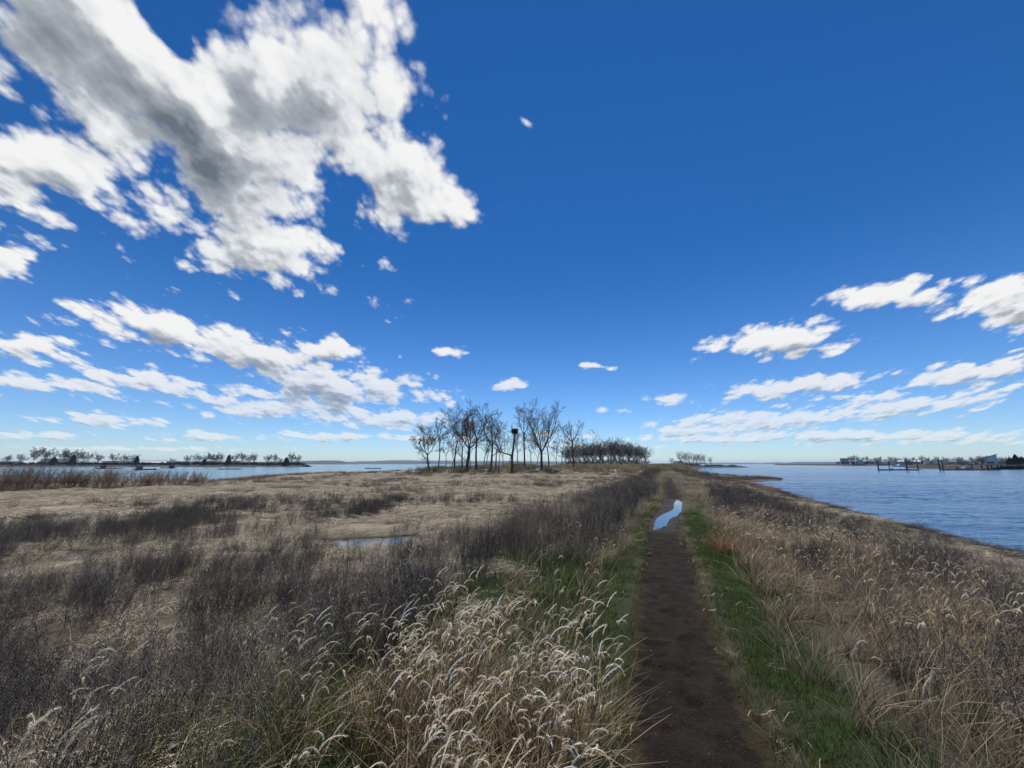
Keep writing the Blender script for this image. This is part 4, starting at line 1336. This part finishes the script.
    P = cloud_pts(2, 60, 22, 130, 1.7, k_stiff); scatter('far_stiff_weeds', 'upright brown weed stems along the far bank', 'weeds', FARW, P, SHORT(P) * U(len(P), .7, 1.3), None, .08)

    def k_stalk(x, y):
        r = R(x, y)
        return sstep(1.6, 3, r) * (1 - sstep(9, 10.5, r)) * .9 + sstep(2.2, 3.5, -r) * (1 - sstep(9, 13, -r)) * .5
    P = cloud_pts(-9, 17, 1.4, 16, .9, k_stalk); scatter('tall_dead_stalks', 'taller single dead stalks sticking up out of the weeds', 'stalks', STALK, P, SHORT(P) * U(len(P), .5, 1.0), None, .22)

    # --- litter on the path
    def k_lit(x, y):
        r = np.abs(R(x, y)); return np.exp(-((r - .44) / .12) ** 2) + .16 * (r < .35) + .3 * (r > .5) * (r < 1.2) * (R(x, y) > 0)
    P = cloud_pts(-1, 6, .8, 12, 11, k_lit); P[:, 2] += .02; scatter('straw_litter', 'loose pale straws strewn along the edges of the mud path', 'straw', LITTER, P, U(len(P), .6, 1.2), None, .05)

    def stone(seed):
        rs = np.random.default_rng(seed); b = MB()
        n_, k_ = 5, 7
        V = [(0, 0, -.5)]
        for i2 in range(1, n_):
            for j2 in range(k_):
                a, e = j2 * 2 * PI / k_, -PI / 2 + PI * i2 / n_
                q = .8 + rs.uniform(-.22, .22)
                V.append((q * math.cos(a) * math.cos(e), q * .8 * math.sin(a) * math.cos(e), q * .55 * math.sin(e)))
        V.append((0, 0, .45))
        Q = [(1 + i2 * k_ + j2, 1 + i2 * k_ + (j2 + 1) % k_, 1 + (i2 + 1) * k_ + (j2 + 1) % k_, 1 + (i2 + 1) * k_ + j2) for i2 in range(n_ - 2) for j2 in range(k_)]
        T = [(0, 1 + (j2 + 1) % k_, 1 + j2) for j2 in range(k_)] + [(len(V) - 1, len(V) - 1 - k_ + j2, len(V) - 1 - k_ + (j2 + 1) % k_) for j2 in range(k_)]
        b.add(V, Q, T, jit(rs, (.06, .05, .042), .5))
        return b.mesh('clump')
    STONE = proto_collection('stone', [stone(k) for k in range(6)], plant_mat('stone_and_clod', 0, .8, .85))
    k_st = lambda x, y: np.exp(-(R(x, y) / .3) ** 2) * sstep(.35, .6, fbm(x, y, 2., 3, 85.))
    P = cloud_pts(-.5, 6, 1., 14, 130, k_st); P[:, 2] = P[:, 2] + .075; scatter('pebbles', 'small pebbles and mud clods strewn on the footpath', 'pebbles', STONE, P, .0035 + .016 * RNG.random(len(P)) ** 3, None, .4)

    # --- low brush at the foot of the trees
    def k_olb(x, y):
        front = sstep(83, 88, y + 3 * (fbm(x, y, .1, 3, 80.) - .5)) * (1 - sstep(120, 135, y)) * sstep(-27, -18, x) * (1 - sstep(38, 48, x))
        back = sstep(125, 150, y) * sstep(4, 14, x)
        return np.maximum(front, back * .7) * (sdist(x, y, MAIN) > 4)
    P = cloud_pts(-30, 120, 80, 250, .6, k_olb); scatter('olive_brush', 'low olive brown brush along the foot of the bare trees', 'brush', OLB, P, U(len(P), .4, 1.0) * (.6 + .9 * fbm(P[:, 0], P[:, 1], .12, 3, 81.)), None, .06)

    def k_wrack(x, y):
        d = sdist(x, y, MAIN) + 1.2 * (fbm(x, y, .6, 3, 83.) - .5)
        return np.maximum(sstep(.1, .4, d) * (1 - sstep(1.5, 2.3, d)), .8 * (y > 52) * (off_path(x, y) > 7.5) * (d > .1)) * (off_path(x, y) > 4)
    P = cloud_pts(4, 60, 2, 85, 4., k_wrack); scatter('wrack', 'dark tangled seaweed wrack along the tide line of the bank', 'seaweed', WRACK, P, U(len(P), .7, 1.3), None, .08)

    # shoreline rank grass of the left bay and the spit
    def k_rim(x, y):
        d = sdist(x, y, MAIN); r = R(x, y)
        return sstep(1.8, 3., d) * (1 - sstep(4.5, 7, d)) * (r < -8) * .9 + sstep(.9, 1.4, d) * (1 - sstep(2.5, 4, d)) * (r > 3) * (y > 22) * .5
    P = cloud_pts(-80, 60, 20, 108, 1.6, k_rim); scatter('shore_grass', 'taller reddish brown grass lining the marsh shore', 'grass', FRUST, P, U(len(P), .8, 1.5), None, .08)

# ---------------------------------------------------------------- thicket shrubs on the left
SHM = plant_mat('thicket_twigs', 0, .3, tint=((1.2, .95, .8), .8))


def shrub(seed, h, w):
    return weed_clump(seed, 46, h, w, (.19, .155, .115), 7, .011, 4, False, 0., .33)


SHRUB_P = [shrub(500 + k, 2.0, 1.1) for k in range(5)]
for me in SHRUB_P: me.materials.append(SHM)
rs = np.random.default_rng(31)
SH = [(-14, 492, 2.5), (4, 491, 2.6), (20, 491, 2.4), (33, 490, 2.3), (46, 490, 2.1), (58, 489.5, 2.2), (70, 489, 2.0), (82, 488.5, 1.9), (96, 488.5, 2.1), (108, 488.5, 2.2), (121, 488, 2.1), (139, 487.5, 1.7),
      (150, 487.5, 1.9), (160, 487, 1.8), (172, 486, 1.8), (189, 485.5, 1.7), (200, 485, 1.4), (25, 482, 2.2), (66, 481, 2.3), (110, 481, 2.2)]
for k, (px, py, h) in enumerate(SH):
    x, y = gp(px, py, MARSH_Z)
    o = bpy.data.objects.new('shrub', SHRUB_P[k % 5]); COL.objects.link(o)
    o.location = (x, y, hz(x, y)); o.rotation_euler = (0, 0, rs.uniform(0, 6)); o.scale = (1, 1, h / 2.1)
    lab = 'bare twiggy shrub in the dense thicket at the left bay shore'
    if px == 139: lab = 'bare shrub standing before the gap behind the dense thicket'
    if px == 172: lab = 'bare shrub second from the open end of the thicket'
    if px == 189: lab = 'ragged bare shrub near the open end of the thicket'
    if px == 200: lab = 'lowest last shrub at the open end of the thicket'
    tag(o, lab, 'shrub', 'shrubs of the left thicket')

# low shrubbery on the far shores
FB = MB(); rs = np.random.default_rng(8)


def far_brush(name, spots, label, c):
    b = MB()
    for (x, y, h) in spots:
        z = hz(x, y)
        for k in range(26):
            a = rs.uniform(0, 2 * PI); q = rs.uniform(0, 3.2)
            p = np.array([x + q * math.cos(a), y + q * .5 * math.sin(a), z - .3])
            d = np.array([rs.normal(0, .3), rs.normal(0, .3), 1.])
            P = [p, p + d * h * .5, p + d * h * rs.uniform(.75, 1.1) + rs.normal(0, .3, 3)]
            b.ribbon(P, [.18, .34, .06], np.array([1., .3, 0]), jit(rs, c, .3))
    o = b.build(name, SHM)
    tag(o, label, 'brush', kind='stuff')


def along(pts, step, hmin, hmax):
    out = []
    for (x0, y0), (x1, y1) in zip(pts[:-1], pts[1:]):
        n = max(1, int(math.hypot(x1 - x0, y1 - y0) / step))
        for k in range(n):
            t = (k + rs.random()) / n
            out.append((x0 + (x1 - x0) * t, y0 + (y1 - y0) * t + rs.uniform(3, 12), rs.uniform(hmin, hmax)))
    return out


far_brush('far_shore_brush', along([(-700, 446), (-560, 448), (-420, 460), (-330, 454), (-248, 458)], 2.4, 1.8, 3.6), 'low dark hedges along the shore across the left bay', (.04, .038, .038))
far_brush('far_bay_brush', along([(612, 728), (640, 724), (780, 728), (960, 698), (1100, 682)], 3.2, 3., 6.5), 'low brown bushes along the shore across the right bay', (.07, .055, .045))
far_brush('islet_brush', along([(128, 330), (150, 326), (178, 328), (198, 333)], 1.6, .5, 1.3), 'low dark brush along the islet shore', (.06, .05, .04))

# ---------------------------------------------------------------- sun and sky
SUN_EL, SUN_AZ = math.radians(66), math.radians(6)          # azimuth to the right of straight ahead
sun = bpy.data.lights.new('sun', 'SUN')
sun.energy = 5.0; sun.angle = math.radians(.5); sun.color = (1., .95, .87)
so = bpy.data.objects.new('sun', sun); COL.objects.link(so)
so.rotation_euler = (SUN_EL - PI / 2, 0, -SUN_AZ)
so.location = (0, 30, 60)

world = bpy.data.worlds.new('World'); sc.world = world; world.use_nodes = True
N = NT(world.node_tree); N.n.clear()
sky = N.node('ShaderNodeTexSky', sky_type='NISHITA', sun_disc=False, sun_elevation=SUN_EL, sun_rotation=SUN_AZ, altitude=0, air_density=1.0, dust_density=.0, ozone_density=4.0)
low_ = N.node('ShaderNodeSeparateXYZ'); N.l.new(N.node('ShaderNodeTexCoord').outputs['Generated'], low_.inputs[0])
hsv = N.node('ShaderNodeHueSaturation'); N.l.new(sky.outputs[0], hsv.inputs['Color'])
hsv.inputs['Saturation'].default_value = 1.17
SKYCOL = N.mix(1., hsv.outputs[0], N.mix(N.ramp(low_.outputs[2], -.02, .52), (.84, 1.0, 1.30), (.275, .65, .93)), 'MULTIPLY')          # cool white balance plus a painted gradient, pale hazy horizon to deep blue

# clouds: density over the sky in terms of world direction
CL = [  # centre px, py, radii, angle (clockwise), weight
    (170, 105, 265, 112, 36, 1.35), (310, 75, 125, 120, 50, 1.15), (395, 165, 100, 55, 35, 1.05), (258, 240, 100, 44, 12, 1.1), (50, 172, 155, 56, 12, 1.1), (8, 256, 55, 24, 0, 1.), (452, 205, 50, 22, 25, .8), (60, 20, 190, 90, 20, 1.2),
    (150, 328, 135, 26, 12, 1.1), (330, 351, 65, 16, 5, .9), (245, 352, 130, 26, 14, 1.05), (325, 385, 130, 30, 5, 1.05), (300, 404, 135, 22, 3, .95), (150, 381, 85, 16, 10, .95), (60, 386, 115, 15, 4, .85), (28, 347, 70, 16, 8, 1.),
    (105, 421, 75, 8, 4, .95), (205, 437, 65, 6, 2, .95), (330, 437, 85, 6, 0, .95), (395, 419, 70, 13, 0, 1.), (40, 436, 70, 6, 0, .9), (140, 402, 40, 5, 4, .5), (430, 440, 70, 6, 0, .85),
    (447, 352, 27, 8, 10, .85), (508, 386, 24, 7, 0, .85), (597, 369, 28, 5, -4, .75), (602, 407, 13, 5, 0, .8), (621, 409, 11, 4.5, 0, .75), (545, 116, 26, 9, 50, .3), (560, 436, 80, 6, 0, .5), (405, 25, 50, 24, 60, .4),
    (900, 297, 72, 25, 2, 1.05), (782, 341, 84, 21, -3, 1.05), (1008, 302, 70, 32, 0, 1.05), (678, 398, 28, 9, 0, .9), (790, 388, 115, 13, -6, .9), (900, 404, 185, 16, -5, .95), (990, 369, 120, 17, -10, .95), (760, 420, 150, 14, -4, .95),
    (860, 436, 200, 8, 0, .95), (730, 440, 120, 7, 0, .95), (960, 441, 120, 6, 0, .9), (690, 430, 70, 6, 0, .8), (600, 446, 120, 4, 0, .8), (120, 448, 180, 4, 0, .8),
]
grp = bpy.data.node_groups.new('cloud_density', 'ShaderNodeTree')
grp.interface.new_socket('Vector', in_out='INPUT', socket_type='NodeSocketVector')
grp.interface.new_socket('Density', in_out='OUTPUT', socket_type='NodeSocketFloat')
G_ = NT(grp)
gi, go = grp.nodes.new('NodeGroupInput'), grp.nodes.new('NodeGroupOutput')
p = gi.outputs[0]
sp_ = G_.node('ShaderNodeSeparateXYZ'); G_.l.new(p, sp_.inputs[0])
den = G_.m('ADD', G_.m('MAXIMUM', sp_.outputs[1], 0.), .36)
cb_ = G_.node('ShaderNodeCombineXYZ')
G_.put(cb_.inputs[0], G_.m('DIVIDE', sp_.outputs[0], den)); G_.put(cb_.inputs[1], G_.m('DIVIDE', 1., den)); G_.put(cb_.inputs[2], .37)
q = cb_.outputs[0]
wv = G_.v('SUBTRACT', G_.noise(q, 2.2, 3, .55, out=1), (.5, .5, .5))
wv = G_.v('MULTIPLY', wv, (.34, .26, 0.))
pw = G_.v('ADD', p, G_.v('SCALE', wv, None, scale=G_.m('ADD', G_.m('MULTIPLY', sp_.outputs[1], .75), .06)))
sw = G_.node('ShaderNodeSeparateXYZ'); G_.l.new(pw, sw.inputs[0])
acc = None
for (cx, cy, rx, ry, an, w) in CL:
    x, y, z = ray(cx, cy)
    mp = G_.node('ShaderNodeMapping', vector_type='TEXTURE')
    cz = G_.node('ShaderNodeCombineXYZ')                     # z only orders the evaluation (keeps the node stack small)
    G_.put(cz.inputs[0], sw.outputs[0]); G_.put(cz.inputs[1], sw.outputs[1]); G_.put(cz.inputs[2], 0. if acc is None else acc)
    G_.l.new(cz.outputs[0], mp.inputs[0])
    mp.inputs['Location'].default_value = (x / y, z / y, 0)
    mp.inputs['Rotation'].default_value = (0, 0, -math.radians(an))
    mp.inputs['Scale'].default_value = (rx / FPX / y, ry / FPX / y / y, 1e7)
    d = G_.m('MULTIPLY_ADD', G_.v('LENGTH', mp.outputs[0]), -max(w, .95), w)
    acc = d if acc is None else G_.m('MAXIMUM', acc, d)
x, y, z = ray(168, 22)                                       # blue slit through the big cloud
mp = G_.node('ShaderNodeMapping', vector_type='TEXTURE'); G_.l.new(pw, mp.inputs[0])
mp.inputs['Location'].default_value = (x / y, z / y, 0); mp.inputs['Rotation'].default_value = (0, 0, -math.radians(58)); mp.inputs['Scale'].default_value = (62 / FPX / y, 14 / FPX / y / y, 1)
slit = G_.m('MULTIPLY', G_.ramp(G_.v('LENGTH', mp.outputs[0]), .3, 1.5, 1., 0.), .9)
acc = G_.m('SUBTRACT', G_.m('MAXIMUM', acc, -.6), slit)
f1 = G_.noise(q, 5.5, 11, .63, dist=.15)
f2 = G_.noise(q, 2.1, 4, .5)
vo = G_.node('ShaderNodeTexVoronoi', voronoi_dimensions='2D', feature='F1')
G_.l.new(G_.v('ADD', q, G_.v('SCALE', wv, None, scale=.35)), vo.inputs['Vector']); vo.inputs['Scale'].default_value = 7.; vo.inputs['Detail'].default_value = 3.; vo.inputs['Roughness'].default_value = .55
dn = G_.m('ADD', acc, G_.m('MULTIPLY', G_.m('SUBTRACT', f1, .5), 1.35))
dn = G_.m('ADD', dn, G_.m('MULTIPLY', G_.m('SUBTRACT', f2, .5), .7))
dn = G_.m('ADD', dn, G_.m('MULTIPLY', G_.m('SUBTRACT', .66, vo.outputs['Distance']), .85))
G_.l.new(dn, go.inputs[0])

dirv = N.node('ShaderNodeTexCoord').outputs['Generated']
sd_ = N.node('ShaderNodeSeparateXYZ'); N.l.new(dirv, sd_.inputs[0])
yy_ = N.m('MAXIMUM', sd_.outputs[1], .02)
uv = N.node('ShaderNodeCombineXYZ')
N.put(uv.inputs[0], N.m('DIVIDE', sd_.outputs[0], yy_)); N.put(uv.inputs[1], N.m('DIVIDE', sd_.outputs[2], yy_))


def dens(vec):
    g = N.node('ShaderNodeGroup'); g.node_tree = grp
    N.l.new(vec, g.inputs[0])
    return g.outputs[0]


d0 = dens(uv.outputs[0])
v_ = N.m('DIVIDE', sd_.outputs[2], yy_)
off = N.node('ShaderNodeCombineXYZ')
N.put(off.inputs[0], math.tan(SUN_AZ)); N.put(off.inputs[1], math.tan(SUN_EL) / math.cos(SUN_AZ))
to_sun = N.v('NORMALIZE', N.v('SUBTRACT', off.outputs[0], uv.outputs[0]))


def toward(mag, add, order):
    o = N.node('ShaderNodeCombineXYZ'); N.put(o.inputs[2], order)
    return dens(N.v('ADD', N.v('ADD', uv.outputs[0], N.v('SCALE', to_sun, None, scale=N.m('MULTIPLY_ADD', v_, mag, add))), o.outputs[0]))


d1 = toward(.10, .008, d0)
d2 = toward(.028, .003, d1)
front = N.m('MULTIPLY', N.ramp(sd_.outputs[1], .05, .25), N.ramp(sd_.outputs[2], 0., .012))
alpha = N.m('MULTIPLY', N.m('MULTIPLY', N.ramp(d0, -.05, .42), front), N.ramp(v_, .03, .38, .66, 1.))           # distant cloud is thin and veiled
thick = None                                                   # grey shade painted into the cloud cores by placed ellipses
for (cx, cy, rx, ry, an, w) in ((60, 35, 200, 75, 24, .8), (205, 165, 165, 68, 40, .85), (325, 100, 110, 100, 30, .45), (240, 55, 80, 70, 0, .35), (400, 175, 75, 50, 30, .35), (265, 250, 80, 28, 10, .3), (60, 190, 90, 28, 10, .3), (255, 372, 130, 26, 14, .45), (330, 400, 120, 20, 3, .35), (1000, 312, 60, 22, 0, .3)):
    x, y, z = ray(cx, cy)
    mp = N.node('ShaderNodeMapping', vector_type='TEXTURE'); N.l.new(uv.outputs[0], mp.inputs[0])
    mp.inputs['Location'].default_value = (x / y, z / y, 0); mp.inputs['Rotation'].default_value = (0, 0, -math.radians(an)); mp.inputs['Scale'].default_value = (rx / FPX / y, ry / FPX / y / y, 1)
    t = N.m('MULTIPLY', N.ramp(N.v('LENGTH', mp.outputs[0]), 0., 1.15, 1., 0.), w)
    thick = t if thick is None else N.m('MAXIMUM', thick, t)
mott = N.m('SUBTRACT', N.noise(N.v('MULTIPLY', uv.outputs[0], (1., 1.5, 1.)), 9., 8, .66), .5)
relief = N.m('ADD', N.m('MULTIPLY', d0, -.95), N.m('ADD', N.m('MULTIPLY', d1, .75), N.m('MULTIPLY', d2, .60)))
sh = N.m('ADD', N.m('MULTIPLY', relief, 1.05), N.m('MULTIPLY', mott, N.m('MULTIPLY_ADD', thick, .5, .2)))
sh = N.m('ADD', sh, N.m('MULTIPLY', thick, N.ramp(d0, .15, .75)))
shade = N.ramp(sh, -.08, 1.55, kind='LINEAR')  # cloud light and shade painted from density differences towards the sun
CLOUD_B = 9.2
cr_ = N.node('ShaderNodeValToRGB'); N.l.new(shade, cr_.inputs[0])
el = cr_.color_ramp.elements
el[0].position = .0; el[0].color = (1., 1., 1., 1)
el[1].position = 1.; el[1].color = (.155, .185, .23, 1)
e = el.new(.25); e.color = (.83, .855, .885, 1)
e = el.new(.46); e.color = (.46, .50, .55, 1)
ccol = N.v('SCALE', cr_.outputs[0], None, scale=CLOUD_B)
col = N.mix(alpha, SKYCOL, ccol)
bg = N.node('ShaderNodeBackground'); N.l.new(col, bg.inputs[0]); bg.inputs[1].default_value = .072
wo = N.node('ShaderNodeOutputWorld'); N.l.new(bg.outputs[0], wo.inputs[0])

# ---------------------------------------------------------------- thin sea haze
hb_ = MB(); hb_.box(-17000, 17000, -17000, 17000, -6, 75)
m, N = new_mat('sea_haze')
pv = N.node('ShaderNodeVolumePrincipled'); pv.inputs['Color'].default_value = (.55, .76, 1., 1); pv.inputs['Density'].default_value = 7e-5
o_ = N.node('ShaderNodeOutputMaterial'); N.l.new(pv.outputs[0], o_.inputs['Volume'])
tag(hb_.build('haze', m), 'thin pale haze of the air over the bay', 'haze', kind='stuff')
sc.cycles.volume_bounces = 0

# ---------------------------------------------------------------- camera and render settings
cam = bpy.data.cameras.new('camera')
cam.sensor_fit = 'HORIZONTAL'; cam.sensor_width = 36; cam.lens = 36 * FPX / 1024
cam.clip_start = .05; cam.clip_end = 40000
co = bpy.data.objects.new('camera', cam); COL.objects.link(co)
co.location = (0, 0, CAM_H); co.rotation_euler = (PI / 2 + PITCH, 0, 0)
sc.camera = co
sc.view_settings.view_transform = 'Standard'; sc.view_settings.look = 'None'
sc.view_settings.exposure = .45; sc.view_settings.gamma = 1
sc.cycles.use_denoising = True
sc.cycles.max_bounces = 6; sc.cycles.diffuse_bounces = 3; sc.cycles.glossy_bounces = 3; sc.cycles.transmission_bounces = 3
sc.cycles.caustics_reflective = False; sc.cycles.caustics_refractive = False
